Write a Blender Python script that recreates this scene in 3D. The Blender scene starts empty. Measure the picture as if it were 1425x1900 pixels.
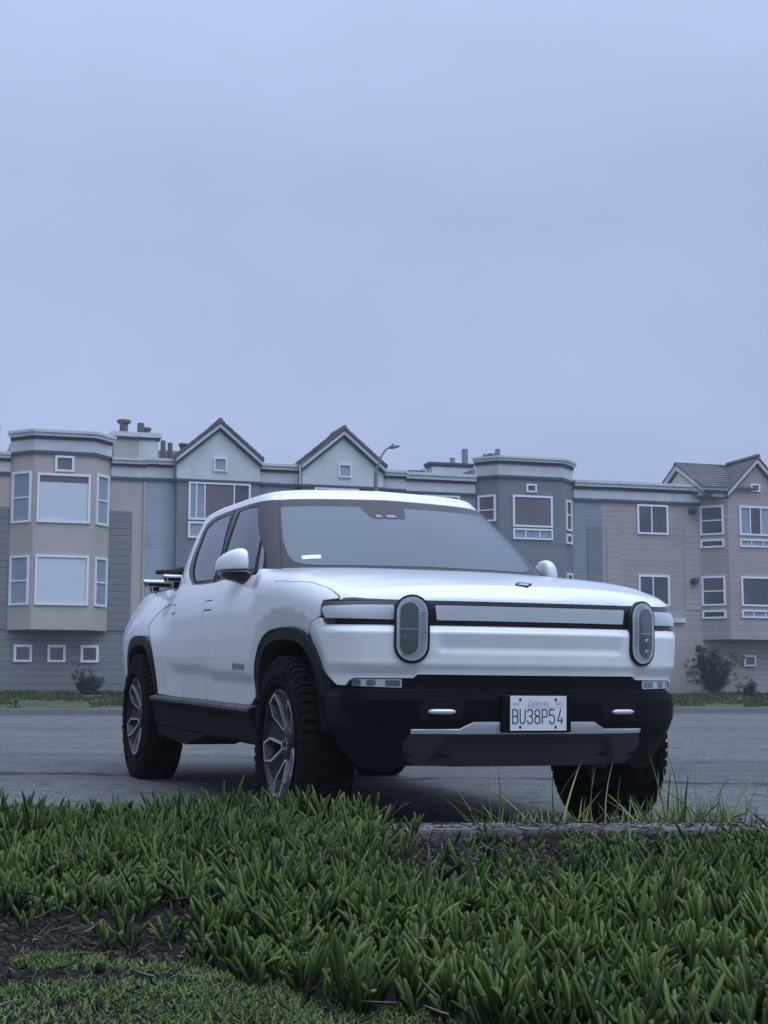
import bpy, bmesh, math, random
import numpy as np
from mathutils import Vector, Matrix
from mathutils.geometry import delaunay_2d_cdt
random.seed(7); rng = np.random.default_rng(7)
sc = bpy.context.scene
COL = sc.collection
# ------------------------------------------------------------------ camera, sky, light, exposure
cd = bpy.data.cameras.new('camera'); cam = bpy.data.objects.new('camera', cd); COL.objects.link(cam)
cd.sensor_fit = 'VERTICAL'; cd.sensor_height = 24.0; cd.lens = 24.0*2855.6/1900
cd.clip_start = .05; cd.clip_end = 3000
CAMZ = .638
cam.location = (0, 0, CAMZ); cam.rotation_euler = (math.radians(90)+math.atan(350/2855.6), 0, 0)
sc.camera = cam
SUN_EL, SUN_AZ = math.radians(60), math.radians(128)     # behind the camera, to its right; veiled by cloud
world = bpy.data.worlds.new('World'); sc.world = world; world.use_nodes = True
nt = world.node_tree; nt.nodes.clear()
def wn(t, **k):
    n = nt.nodes.new(t)
    for a, b in k.items(): setattr(n, a, b)
    return n
tc = wn('ShaderNodeTexCoord'); sp = wn('ShaderNodeSeparateXYZ'); nt.links.new(tc.outputs['Generated'], sp.inputs[0])
ramp = wn('ShaderNodeValToRGB'); cr = ramp.color_ramp
cr.elements[0].position = 0.0; cr.elements[0].color = (.375, .455, .690, 1)
cr.elements[1].position = 1.0; cr.elements[1].color = (1.65, 1.93, 2.60, 1)
for p, c in ((.10, (.395, .475, .715, 1)), (.20, (.425, .510, .775, 1)), (.33, (.430, .515, .785, 1)), (.45, (.50, .60, .90, 1)), (.7, (1.05, 1.24, 1.75, 1))):
    e = cr.elements.new(p); e.color = c
nt.links.new(sp.outputs['Z'], ramp.inputs[0])
nz = wn('ShaderNodeTexNoise'); nz.inputs['Scale'].default_value = 3.2; nz.inputs['Detail'].default_value = 6; nz.inputs['Roughness'].default_value = .55
mp = wn('ShaderNodeMapping'); mp.inputs['Scale'].default_value = (1, 1, 2.2); mp.inputs['Location'].default_value = (.55, .2, .3)
nt.links.new(tc.outputs['Generated'], mp.inputs[0]); nt.links.new(mp.outputs[0], nz.inputs['Vector'])
mr = wn('ShaderNodeMapRange'); mr.inputs['From Min'].default_value = .3; mr.inputs['From Max'].default_value = .7
mr.inputs['To Min'].default_value = .94; mr.inputs['To Max'].default_value = 1.07
nt.links.new(nz.outputs['Fac'], mr.inputs['Value'])
# sky made darker far left, out of view, to dim the truck's near flank
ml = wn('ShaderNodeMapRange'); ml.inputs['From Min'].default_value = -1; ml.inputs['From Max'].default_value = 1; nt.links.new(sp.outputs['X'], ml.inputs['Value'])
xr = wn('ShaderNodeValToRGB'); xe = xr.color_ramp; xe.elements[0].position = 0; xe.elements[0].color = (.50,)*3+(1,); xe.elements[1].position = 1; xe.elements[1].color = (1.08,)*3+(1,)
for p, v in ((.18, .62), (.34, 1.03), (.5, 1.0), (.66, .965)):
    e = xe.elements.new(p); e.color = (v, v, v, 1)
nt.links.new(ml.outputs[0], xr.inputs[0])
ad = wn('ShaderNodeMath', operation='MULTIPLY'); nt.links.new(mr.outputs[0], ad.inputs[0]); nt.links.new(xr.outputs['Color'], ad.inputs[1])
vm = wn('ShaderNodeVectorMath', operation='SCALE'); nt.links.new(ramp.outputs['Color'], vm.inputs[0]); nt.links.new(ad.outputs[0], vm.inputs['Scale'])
bg = wn('ShaderNodeBackground'); bg.inputs['Strength'].default_value = 1.0
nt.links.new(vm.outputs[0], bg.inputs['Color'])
wo = wn('ShaderNodeOutputWorld'); nt.links.new(bg.outputs[0], wo.inputs['Surface'])
sd = bpy.data.lights.new('sun', 'SUN'); sd.energy = 1.0; sd.angle = math.radians(35); sd.color = (.66, .80, 1.0)
sun = bpy.data.objects.new('sun', sd); COL.objects.link(sun)
dv = Vector((math.sin(SUN_AZ)*math.cos(SUN_EL), math.cos(SUN_AZ)*math.cos(SUN_EL), math.sin(SUN_EL)))
sun.rotation_euler = dv.to_track_quat('Z', 'Y').to_euler(); sun.location = dv*60
sc.view_settings.view_transform = 'Standard'; sc.view_settings.look = 'None'
sc.view_settings.exposure = 0.0; sc.view_settings.gamma = 1.0
sc.view_settings.use_curve_mapping = False

# ------------------------------------------------------------------ helpers
def link(name, me, mats=(), parent=None):
    o = bpy.data.objects.new(name, me); COL.objects.link(o)
    for m in (mats if isinstance(mats, (list, tuple)) else [mats]):
        if m is not None: me.materials.append(m)
    if parent is not None: o.parent = parent
    return o
def tag(o, label=None, cat=None, group=None, kind=None):
    if label: o['label'] = label
    if cat: o['category'] = cat
    if group: o['group'] = group
    if kind: o['kind'] = kind
    return o
def empty(name, loc=(0, 0, 0), rz=0., parent=None):
    o = bpy.data.objects.new(name, None); COL.objects.link(o); o.location = loc; o.rotation_euler = (0, 0, rz)
    o.empty_display_size = .2
    if parent is not None: o.parent = parent
    return o
def mesh(name, V, F, mats=(), parent=None, smooth=False, mi=None):
    me = bpy.data.meshes.new(name); me.from_pydata([tuple(map(float, v)) for v in V], [], [tuple(f) for f in F]); me.update()
    if smooth: me.polygons.foreach_set('use_smooth', [True]*len(me.polygons))
    o = link(name, me, mats, parent)
    if mi is not None: me.polygons.foreach_set('material_index', mi)
    return o
class MB:
    """collects shapes that belong to ONE part"""
    def __init__(s): s.V = []; s.F = []; s.M = []
    def add(s, V, F, m=0):
        k = len(s.V); s.V += [tuple(map(float, v)) for v in V]; s.F += [tuple(i+k for i in f) for f in F]; s.M += [m]*len(F)
    def box(s, a, b, m=0, xf=None):
        (x0, y0, z0), (x1, y1, z1) = a, b
        V = [(x, y, z) for z in (z0, z1) for x, y in ((x0, y0), (x1, y0), (x1, y1), (x0, y1))]
        if xf: V = [xf(*v) for v in V]
        s.add(V, [(0,3,2,1),(4,5,6,7),(0,1,5,4),(1,2,6,5),(2,3,7,6),(3,0,4,7)], m)
    def prism(s, pts, z0, z1, m=0, xf=None):
        n = len(pts)
        V = [(x, y, z0) for x, y in pts]+[(x, y, z1) for x, y in pts]
        if xf: V = [xf(*v) for v in V]
        s.add(V, [tuple(range(n))[::-1], tuple(range(n, 2*n))]+[(i, (i+1) % n, (i+1) % n+n, i+n) for i in range(n)], m)
    def tube(s, P, R, n=8, m=0, cap=True):
        P = [Vector(p) for p in P]; R = R if isinstance(R, (list, tuple)) else [R]*len(P)
        V = []; a = None
        for i, p in enumerate(P):
            d = (P[min(i+1, len(P)-1)]-P[max(i-1, 0)]).normalized()
            if a is None: a = d.orthogonal().normalized()
            a = (a-d*a.dot(d)).normalized(); b = d.cross(a)
            V += [p+(a*math.cos(t)+b*math.sin(t))*R[i] for t in [2*math.pi*k/n for k in range(n)]]
        F = [(i*n+k, i*n+(k+1) % n, (i+1)*n+(k+1) % n, (i+1)*n+k) for i in range(len(P)-1) for k in range(n)]
        if cap: F += [tuple(range(n))[::-1], tuple((len(P)-1)*n+k for k in range(n))]
        s.add(V, F, m)
    def lathe(s, prof, n, xf, m=0, close=False):
        """prof: (radius, axial)"""
        V = [xf(r*math.cos(2*math.pi*k/n), h, r*math.sin(2*math.pi*k/n)) for r, h in prof for k in range(n)]
        L = len(prof)
        F = [(i*n+k, i*n+(k+1) % n, ((i+1) % L)*n+(k+1) % n, ((i+1) % L)*n+k) for i in range(L if close else L-1) for k in range(n)]
        s.add(V, F, m)
    def build(s, name, mats, parent=None, smooth=False, bevel=0, fix=True, auto=None):
        me = bpy.data.meshes.new(name); me.from_pydata(s.V, [], s.F); me.update()
        me.polygons.foreach_set('material_index', s.M)
        if fix or bevel:
            bm = bmesh.new(); bm.from_mesh(me)
            if fix: bmesh.ops.recalc_face_normals(bm, faces=bm.faces)
            if bevel: bmesh.ops.bevel(bm, geom=[e for e in bm.edges if len(e.link_faces) == 2 and e.calc_face_angle(0) > .5], offset=bevel, segments=2, affect='EDGES', profile=.5)
            bm.to_mesh(me); bm.free()
        if smooth or auto:
            me.polygons.foreach_set('use_smooth', [True]*len(me.polygons))
        o = link(name, me, mats, parent)
        if auto: me.set_sharp_from_angle(angle=math.radians(auto))
        return o
def rnd(poly, r, n=5):
    """round the corners of a closed polygon; r one number or a list"""
    out = []; N = len(poly)
    for i in range(N):
        p = np.array(poly[i], float); a = np.array(poly[i-1], float); b = np.array(poly[(i+1) % N], float)
        ri = r[i] if isinstance(r, (list, tuple)) else r
        da, db = a-p, b-p; la, lb = np.hypot(*da), np.hypot(*db)
        d = min(ri, la*.48, lb*.48)
        if d < 1e-4: out.append(tuple(p)); continue
        p0, p1 = p+da/la*d, p+db/lb*d
        for k in range(n+1):
            t = k/n; out.append(tuple((1-t)**2*p0+2*t*(1-t)*p+t*t*p1))
    return out
def inpoly(P, poly):
    poly = np.asarray(poly); x, y = P[:,0], P[:,1]; r = np.zeros(len(P), bool)
    x1, y1 = poly[:,0], poly[:,1]; x2, y2 = np.roll(x1, -1), np.roll(y1, -1)
    for a, b, c, d in zip(x1, y1, x2, y2):
        if b == d: continue
        m = ((b > y) != (d > y)) & (x < (c-a)*(y-b)/(d-b)+a); r ^= m
    return r
def segdist(P, poly):
    A = np.asarray(poly, float); B = np.roll(A, -1, 0); out = np.full(len(P), 1e9)
    for a, b in zip(A, B):
        ab = b-a; L = (ab**2).sum()
        if L < 1e-12: continue
        t = np.clip(((P-a)@ab)/L, 0, 1); d = np.linalg.norm(P-(a+t[:,None]*ab), axis=1); out = np.minimum(out, d)
    return out
def dens(poly, step):
    out = []; N = len(poly)
    for i in range(N):
        a = np.array(poly[i], float); b = np.array(poly[(i+1) % N], float); k = max(1, int(math.ceil(np.hypot(*(b-a))/step)))
        for j in range(k): out.append(a+(b-a)*j/k)
    return np.array(out)
def patch(name, poly, f, mat, parent, **k):
    """a panel cut out of the surface f(u,v): dense mesh, exact normals, edges turned inwards by th"""
    return sheets(name, [raw(poly, f, **k)], mat, parent)
def sheets(name, raws, mat, parent, mi=None):
    V = []; NN = []; F = []; MI = []
    for q, (v, n, f) in enumerate(raws):
        k = len(V); V += v; NN += n; F += [tuple(i+k for i in t) for t in f]; MI += [mi[q] if mi else 0]*len(f)
    me = bpy.data.meshes.new(name); me.from_pydata([tuple(map(float, v)) for v in V], [], F); me.update()
    me.polygons.foreach_set('use_smooth', [True]*len(me.polygons)); me.polygons.foreach_set('material_index', MI)
    me.normals_split_custom_set_from_vertices([Vector(n).normalized() for n in NN])
    return link(name, me, mat, parent)
def raw(poly, f, step=.03, th=.012, holes=(), su=1., sv=1., off=0., center=(-1.9, 0, .75), lip=0.):
    S = np.array([su, sv]); rings = [dens(np.array(poly, float)*S, step)]+[dens(np.array(h, float)*S, step) for h in holes]
    pts = np.vstack(rings); edges = []; k = 0
    for r in rings:
        n = len(r); edges += [(k+i, k+(i+1) % n) for i in range(n)]; k += n
    lo, hi = rings[0].min(0), rings[0].max(0)
    gx = np.arange(lo[0]+step*.5, hi[0], step); gy = np.arange(lo[1]+step*.5, hi[1], step)
    if len(gx) and len(gy):
        G = np.stack(np.meshgrid(gx, gy, indexing='ij'), -1).reshape(-1, 2)
        m = inpoly(G, rings[0])
        for r in rings[1:]: m &= ~inpoly(G, r)
        G = G[m]
        if len(G):
            d = np.minimum.reduce([segdist(G, r) for r in rings]); G = G[d > step*.45]
            pts = np.vstack([pts, G])
    vv, _, ff, *_r = delaunay_2d_cdt([Vector((float(a), float(b))) for a, b in pts], edges, [], 0, 1e-7)
    V2 = np.array([(v.x, v.y) for v in vv]); FF = np.array([tuple(t) for t in ff if len(t) == 3])
    c = V2[FF].mean(1); m = inpoly(c, rings[0])
    for r in rings[1:]: m &= ~inpoly(c, r)
    FF = FF[m]; UV = V2/S
    h = 2e-3; U, W = UV[:,0], UV[:,1]
    P = f(U, W); du = f(U+h, W)-f(U-h, W); dw = f(U, W+h)-f(U, W-h)
    N = np.cross(du, dw); N /= (np.linalg.norm(N, axis=1)[:,None]+1e-12)
    C = np.array(center, float); cc = P-C; cc[:,0] = np.sign(cc[:,0])*np.maximum(np.abs(cc[:,0])-1.6, 0)
    sg = np.sign((N*cc).sum(1)); sgn = 1 if sg.sum() >= 0 else -1
    N *= sgn; P = P+N*off
    fn = np.cross(P[FF[:,1]]-P[FF[:,0]], P[FF[:,2]]-P[FF[:,0]]); flip = (fn*N[FF[:,0]]).sum(1) < 0
    FF[flip] = FF[flip][:,::-1]
    # boundary
    cnt = {}
    for t in FF:
        for a, b in ((t[0], t[1]), (t[1], t[2]), (t[2], t[0])): cnt[(a, b)] = 1
    bd = [(a, b) for a, b in cnt if (b, a) not in cnt]
    V = list(map(tuple, P)); NN = list(map(tuple, N)); F = [tuple(int(i) for i in t) for t in FF]
    if th > 0:
        nk = {}
        acc = {}
        for a, b in bd:
            e = P[b]-P[a]; o = np.cross(e, N[a]); o /= np.linalg.norm(o)+1e-12
            for i in (a, b): acc[i] = acc.get(i, 0)+o
        for i, o in acc.items():
            o = o/(np.linalg.norm(o)+1e-12); k0 = len(V)
            V.append(tuple(P[i])); NN.append(tuple(o*.8+N[i]*.6)); V.append(tuple(P[i]-N[i]*th+o*lip)); NN.append(tuple(o)); nk[i] = k0
        for a, b in bd: F.append((nk[b], nk[a], nk[a]+1, nk[b]+1))
    return V, NN, F
def mir(poly): return [(-a, b) for a, b in poly]

# ------------------------------------------------------------------ materials
def mat(name, col, rough=.6, spec=.5, metal=0., coat=0., noise=None, bump=None, ior=1.5, coat_r=.03):
    m = bpy.data.materials.new(name); m.use_nodes = True; t = m.node_tree; b = t.nodes['Principled BSDF']
    b.inputs['Base Color'].default_value = (*col, 1); b.inputs['Roughness'].default_value = rough; b.inputs['Metallic'].default_value = metal
    b.inputs['Specular IOR Level'].default_value = spec; b.inputs['Coat Weight'].default_value = coat; b.inputs['Coat Roughness'].default_value = coat_r
    b.inputs['IOR'].default_value = ior
    g = None
    if noise or bump:
        g = t.nodes.new('ShaderNodeNewGeometry')
    if noise:      # list of (scale, colour, lo, hi[, stretch])
        last = None
        for q in noise:
            s, c2, lo, hi = q[:4]
            mpn = t.nodes.new('ShaderNodeMapping'); t.links.new(g.outputs['Position'], mpn.inputs[0])
            if len(q) > 4: mpn.inputs['Scale'].default_value = q[4]
            nn = t.nodes.new('ShaderNodeTexNoise'); nn.inputs['Scale'].default_value = s; nn.inputs['Detail'].default_value = 5
            t.links.new(mpn.outputs[0], nn.inputs['Vector'])
            r = t.nodes.new('ShaderNodeMapRange'); r.inputs['From Min'].default_value = lo; r.inputs['From Max'].default_value = hi
            t.links.new(nn.outputs['Fac'], r.inputs['Value'])
            mx = t.nodes.new('ShaderNodeMix'); mx.data_type = 'RGBA'; t.links.new(r.outputs[0], mx.inputs['Factor'])
            if last is None: mx.inputs['A'].default_value = (*col, 1)
            else: t.links.new(last, mx.inputs['A'])
            mx.inputs['B'].default_value = (*c2, 1); last = mx.outputs['Result']
        t.links.new(last, b.inputs['Base Color']); m['last'] = 1
    if bump:
        s, st, dist = bump
        nn = t.nodes.new('ShaderNodeTexNoise'); nn.inputs['Scale'].default_value = s; nn.inputs['Detail'].default_value = 4
        t.links.new(g.outputs['Position'], nn.inputs['Vector'])
        bp = t.nodes.new('ShaderNodeBump'); bp.inputs['Strength'].default_value = st; bp.inputs['Distance'].default_value = dist
        t.links.new(nn.outputs['Fac'], bp.inputs['Height']); t.links.new(bp.outputs[0], b.inputs['Normal'])
    return m
def siding(name, col, pitch=.2, dark=.55, var=.08):
    """horizontal boards: a groove line every pitch metres in height, boards slightly different"""
    m = bpy.data.materials.new(name); m.use_nodes = True; t = m.node_tree; b = t.nodes['Principled BSDF']
    b.inputs['Roughness'].default_value = .75; b.inputs['Specular IOR Level'].default_value = .3
    g = t.nodes.new('ShaderNodeNewGeometry'); s = t.nodes.new('ShaderNodeSeparateXYZ'); t.links.new(g.outputs['Position'], s.inputs[0])
    d = t.nodes.new('ShaderNodeMath'); d.operation = 'DIVIDE'; d.inputs[1].default_value = pitch; t.links.new(s.outputs['Z'], d.inputs[0])
    fr = t.nodes.new('ShaderNodeMath'); fr.operation = 'FRACT'; t.links.new(d.outputs[0], fr.inputs[0])
    fl = t.nodes.new('ShaderNodeMath'); fl.operation = 'FLOOR'; t.links.new(d.outputs[0], fl.inputs[0])
    wn_ = t.nodes.new('ShaderNodeTexWhiteNoise'); wn_.noise_dimensions = '1D'; t.links.new(fl.outputs[0], wn_.inputs['W'])
    nn = t.nodes.new('ShaderNodeTexNoise'); nn.inputs['Scale'].default_value = 1.3; nn.inputs['Detail'].default_value = 6; t.links.new(g.outputs['Position'], nn.inputs['Vector'])
    lt = t.nodes.new('ShaderNodeMath'); lt.operation = 'LESS_THAN'; lt.inputs[1].default_value = .13; t.links.new(fr.outputs[0], lt.inputs[0])
    a = t.nodes.new('ShaderNodeMath'); a.operation = 'MULTIPLY_ADD'; a.inputs[1].default_value = var; a.inputs[2].default_value = 1-var/2; t.links.new(wn_.outputs['Value'], a.inputs[0])
    a2 = t.nodes.new('ShaderNodeMath'); a2.operation = 'MULTIPLY_ADD'; a2.inputs[1].default_value = .30; a2.inputs[2].default_value = .85; t.links.new(nn.outputs['Fac'], a2.inputs[0])
    mu = t.nodes.new('ShaderNodeMath'); mu.operation = 'MULTIPLY'; t.links.new(a.outputs[0], mu.inputs[0]); t.links.new(a2.outputs[0], mu.inputs[1])
    l2 = t.nodes.new('ShaderNodeMath'); l2.operation = 'MULTIPLY_ADD'; l2.inputs[1].default_value = -(1-dark); l2.inputs[2].default_value = 1; t.links.new(lt.outputs[0], l2.inputs[0])
    m3 = t.nodes.new('ShaderNodeMath'); m3.operation = 'MULTIPLY'; t.links.new(mu.outputs[0], m3.inputs[0]); t.links.new(l2.outputs[0], m3.inputs[1])
    v = t.nodes.new('ShaderNodeVectorMath'); v.operation = 'SCALE'; v.inputs[0].default_value = col; t.links.new(m3.outputs[0], v.inputs['Scale'])
    t.links.new(v.outputs[0], b.inputs['Base Color'])
    bp = t.nodes.new('ShaderNodeBump'); bp.inputs['Strength'].default_value = .6; bp.inputs['Distance'].default_value = .02
    t.links.new(fr.outputs[0], bp.inputs['Height']); t.links.new(bp.outputs[0], b.inputs['Normal'])
    return m
M = {}
M['paint'] = mat('white car paint', (.85, .86, .85), .32, .5, coat=1.0, coat_r=.13, noise=[(3., (.82,.83,.82), .45, .65), (14, (.78,.78,.76), .58, .8)])
M['gloss_black'] = mat('gloss black trim', (.012,.012,.014), .22, .5, coat=.3)
M['pillar'] = mat('dark pillar trim', (.026,.024,.027), .28, .22, coat=.0)
M['plastic'] = mat('charcoal textured plastic', (.009,.010,.012), .6, .12, noise=[(6, (.014,.015,.018), .5, .75)])
M['plastic_dark'] = mat('black bumper plastic', (.003,.0035,.0045), .42, .14)
M['sill'] = mat('charcoal sill', (.009,.010,.012), .7, .08, noise=[(8, (.018,.018,.02), .5, .8)])
M['trim_grey'] = mat('charcoal arch plastic', (.016,.017,.019), .6, .15, noise=[(6, (.028,.028,.030), .5, .75)])
M['ledge'] = mat('grey sill step', (.055,.057,.062), .6, .4, noise=[(9, (.12,.12,.125), .45, .7)])
M['under'] = mat('underbody black', (.01,.01,.011), .9, .2)
M['rubber'] = mat('tyre rubber', (.006,.006,.0065), .8, .10, noise=[(9, (.016,.015,.015), .5, .8)], bump=(160, .2, .002))
M['rim_dark'] = mat('rim dark grey', (.022,.023,.026), .4, .5, metal=.4)
M['rim_bright'] = mat('machined alloy', (.62,.64,.66), .35, .5, metal=.5)
M['rim_grey'] = mat('rim pocket grey', (.11,.115,.125), .38, .5, metal=.5)
M['brake'] = mat('brake steel', (.25,.25,.26), .4, .5, metal=.9)
M['silver'] = mat('satin silver trim', (.66,.68,.70), .32, .5, metal=.3)
M['skid'] = mat('dark skid plate', (.042,.046,.052), .45, .4)
M['ws_glass'] = mat('tinted windscreen', (.03,.058,.078), .05, .6, ior=1.6, noise=[(1.5, (.03,.05,.068), .4, .7)])
M['side_glass'] = mat('tinted side glass', (.035,.055,.07), .03, 1.0, ior=1.75)
M['bar_lens'] = mat('light bar lens', (.52,.56,.58), .3, .6, coat=.6, noise=[(2, (.55,.58,.59), .4, .6)])
M['lamp_lens'] = mat('lamp reflector grey', (.50,.53,.56), .25, .6, metal=.2)
M['lamp_dark'] = mat('lamp inner dark', (.10,.11,.125), .15, .6, coat=1.0)
M['rib'] = mat('lamp rib grey', (.13,.14,.16), .3, .5)
M['chrome'] = mat('chrome', (.75,.76,.78), .12, .5, metal=1.0)
M['plate'] = mat('plate paper white', (.74,.75,.76), .5, .4)
M['ink'] = mat('plate ink', (.035,.04,.055), .6, .3)
M['ink_soft'] = mat('faded plate ink', (.25,.27,.33), .6, .3)
M['badge'] = mat('badge bronze', (.075,.075,.06), .5, .5, metal=.3)
M['gap'] = mat('panel gap', (.03,.03,.033), .9, .1)
M['sticker'] = mat('paper sticker', (.85,.86,.88), .6, .3)
M['pink'] = mat('pink stucco', (.47,.425,.375), .85, .2, noise=[(.9, (.42,.38,.34), .4, .7), (7, (.49,.44,.39), .5, .8), (1.1, (.38,.35,.32), .60, .8, (1,1,.15))])
M['pink_panel'] = siding('pink board siding', (.42,.385,.355), .21, .72)
M['pink_sid'] = siding('mauve board siding', (.40,.365,.335), .20, .78)
M['grey_sid'] = siding('grey board siding', (.235,.235,.232), .235, .66)
M['blue_sid'] = siding('pale blue board siding', (.37,.43,.47), .15, .86)
M['bluegrey'] = siding('blue grey board siding', (.215,.235,.25), .16, .82)
M['greyblue2'] = siding('grey blue board siding', (.28,.31,.34), .16, .82)
M['greyhouse'] = siding('grey house siding', (.23,.235,.25), .16, .82)
M['white_trim'] = mat('pale trim paint', (.60,.635,.61), .7, .3, noise=[(1.6, (.52,.555,.54), .4, .7), (2.2, (.42,.45,.44), .6, .8, (1,1,.2))])
M['dark_trim'] = mat('dark grey trim', (.085,.095,.115), .7, .3)
M['frame'] = mat('white window frame', (.80,.82,.83), .5, .4)
M['pane'] = mat('dark window pane', (.035,.04,.05), .06, .8, ior=1.6, noise=[(.7, (.09,.09,.10), .45, .65)])
M['pane_warm'] = mat('brownish window pane', (.13,.115,.12), .12, .6, noise=[(.7, (.16,.14,.145), .45, .65)])
M['blind'] = mat('drawn white blind', (.62,.67,.70), .8, .2, noise=[(2.5, (.57,.63,.67), .4, .7)])
M['blind_grey'] = mat('grey blind', (.32,.37,.42), .6, .3, noise=[(1.2, (.24,.28,.33), .4, .7)])
M['tile'] = mat('roof tiles', (.14,.13,.13), .8, .3, noise=[(5, (.15,.135,.135), .4, .7), (1.1, (.075,.072,.08), .5, .7)])
M['flat_roof'] = mat('flat roof felt', (.2,.2,.2), .9, .2)
M['beige'] = mat('beige render', (.42,.41,.36), .85, .2, noise=[(1.2, (.37,.36,.33), .4, .7)])
M['flue'] = mat('flue metal', (.13,.125,.13), .5, .4, metal=.3, noise=[(6, (.20,.18,.17), .4, .7)])
M['flue_pale'] = mat('weathered pale flue', (.26,.26,.27), .6, .3, noise=[(6, (.20,.20,.21), .4, .7)])
M['lamp_pole'] = mat('galvanised lamp pole', (.24,.25,.26), .5, .4, metal=.3, noise=[(2, (.18,.19,.20), .4, .6)])
M['lantern'] = mat('wall lamp metal', (.10,.10,.10), .6, .4)
M['concrete'] = mat('kerb concrete', (.12,.12,.113), .9, .2, noise=[(3, (.06,.06,.055), .42, .6), (40, (.20,.20,.19), .5, .75), (9, (.045,.045,.04), .55, .7)], bump=(70, .5, .006))
M['farkerb'] = mat('far kerb concrete', (.20,.195,.195), .9, .2, noise=[(.5, (.17,.165,.17), .4, .65), (8, (.24,.235,.23), .5, .75)])
M['paintline'] = mat('road line paint', (.34,.34,.335), .8, .2, noise=[(3, (.16,.16,.16), .42, .62)])
def asphalt():
    m = mat('worn asphalt', (.098,.099,.096), .88, .25, noise=[(.35, (.125,.125,.121), .42, .66, (.25,1.6,1)), (2.2, (.075,.075,.075), .5, .72, (.6,1,1)), (45, (.24,.24,.24), .52, .66), (14, (.038,.038,.038), .55, .68, (.5,1,1))], bump=(85, .8, .008))
    t = m.node_tree; b = t.nodes['Principled BSDF']; src = b.inputs['Base Color'].links[0].from_socket
    g = t.nodes.new('ShaderNodeNewGeometry'); s = t.nodes.new('ShaderNodeSeparateXYZ'); t.links.new(g.outputs['Position'], s.inputs[0])
    # older, darker strip of asphalt and cracks running along the street
    nn = t.nodes.new('ShaderNodeTexNoise'); nn.inputs['Scale'].default_value = 1.1; nn.inputs['Detail'].default_value = 6; nn.inputs['Roughness'].default_value = .65; t.links.new(g.outputs['Position'], nn.inputs['Vector'])
    def wob(amp, slope):
        a = t.nodes.new('ShaderNodeMath'); a.operation = 'MULTIPLY_ADD'; a.inputs[1].default_value = amp; t.links.new(nn.outputs['Fac'], a.inputs[0]); t.links.new(s.outputs['Y'], a.inputs[2])
        c = t.nodes.new('ShaderNodeMath'); c.operation = 'MULTIPLY_ADD'; c.inputs[1].default_value = slope; t.links.new(s.outputs['X'], c.inputs[0]); t.links.new(a.outputs[0], c.inputs[2]); return c
    def band(src_, lo, hi, soft, wgt, colr):
        w = t.nodes.new('ShaderNodeMapRange'); w.interpolation_type = 'SMOOTHSTEP'; w.inputs['From Min'].default_value = lo-soft; w.inputs['From Max'].default_value = lo+soft; t.links.new(src_.outputs[0], w.inputs['Value'])
        w2 = t.nodes.new('ShaderNodeMapRange'); w2.interpolation_type = 'SMOOTHSTEP'; w2.inputs['From Min'].default_value = hi-soft; w2.inputs['From Max'].default_value = hi+soft; w2.inputs['To Min'].default_value = wgt; w2.inputs['To Max'].default_value = 0; t.links.new(src_.outputs[0], w2.inputs['Value'])
        mu = t.nodes.new('ShaderNodeMath'); mu.operation = 'MULTIPLY'; t.links.new(w.outputs[0], mu.inputs[0]); t.links.new(w2.outputs[0], mu.inputs[1])
        return mu, colr
    A = wob(.6, -.04); B = wob(1.5, -.02)
    for mu, colr in (band(A, 10.9, 14.2, .05, .55, (.075,.075,.08)), band(B, 11.80, 11.98, .04, .9, (.02,.02,.022)), band(B, 14.0, 14.12, .05, .8, (.03,.03,.03)), band(A, 12.6, 12.72, .04, .5, (.04,.04,.04)), band(A, 22.5, 25.2, .2, .45, (.07,.07,.075)), band(B, 9.45, 9.50, .02, .6, (.03,.03,.03))):
        mx = t.nodes.new('ShaderNodeMix'); mx.data_type = 'RGBA'; t.links.new(mu.outputs[0], mx.inputs['Factor']); t.links.new(src, mx.inputs['A']); mx.inputs['B'].default_value = (*colr, 1); src = mx.outputs['Result']
    t.links.new(src, b.inputs['Base Color'])
    return m
M['asphalt'] = asphalt()
M['soil'] = mat('dark soil and debris', (.010,.009,.008), .95, .1, noise=[(18, (.026,.024,.022), .5, .72), (60, (.06,.057,.05), .6, .78)], bump=(45, 1., .02))
M['bank'] = mat('bank ground', (.07,.08,.05), .95, .2, noise=[(1.2, (.09,.11,.05), .4, .65)], bump=(5, .8, .1))
def leafmat(name, a, b_, rough=.5, spec=.35, sub=.0):
    m = mat(name, a, rough, spec); t = m.node_tree; b = t.nodes['Principled BSDF']
    at = t.nodes.new('ShaderNodeAttribute'); at.attribute_name = 'tone'
    mx = t.nodes.new('ShaderNodeMix'); mx.data_type = 'RGBA'; mx.inputs['A'].default_value = (*a, 1); mx.inputs['B'].default_value = (*b_, 1)
    t.links.new(at.outputs['Fac'], mx.inputs['Factor']); t.links.new(mx.outputs['Result'], b.inputs['Base Color']); return m
M['ice'] = leafmat('ice plant leaf', (.009,.023,.004), (.108,.160,.036), .6, .22)
M['moss'] = leafmat('low green cover', (.05,.085,.020), (.20,.26,.09), .8, .2)
M['grassb'] = leafmat('grass blade', (.10,.16,.04), (.32,.38,.16), .6, .3)
M['dead'] = leafmat('dead stems', (.016,.014,.012), (.15,.135,.11), .8, .2)
M['bankgreen'] = leafmat('bank cover', (.028,.028,.018), (.085,.115,.022), .8, .2)
M['bushleaf'] = leafmat('bush leaf', (.030,.042,.030), (.085,.11,.075), .7, .2)
M['bark'] = mat('bark', (.07,.06,.05), .9, .2)
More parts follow.
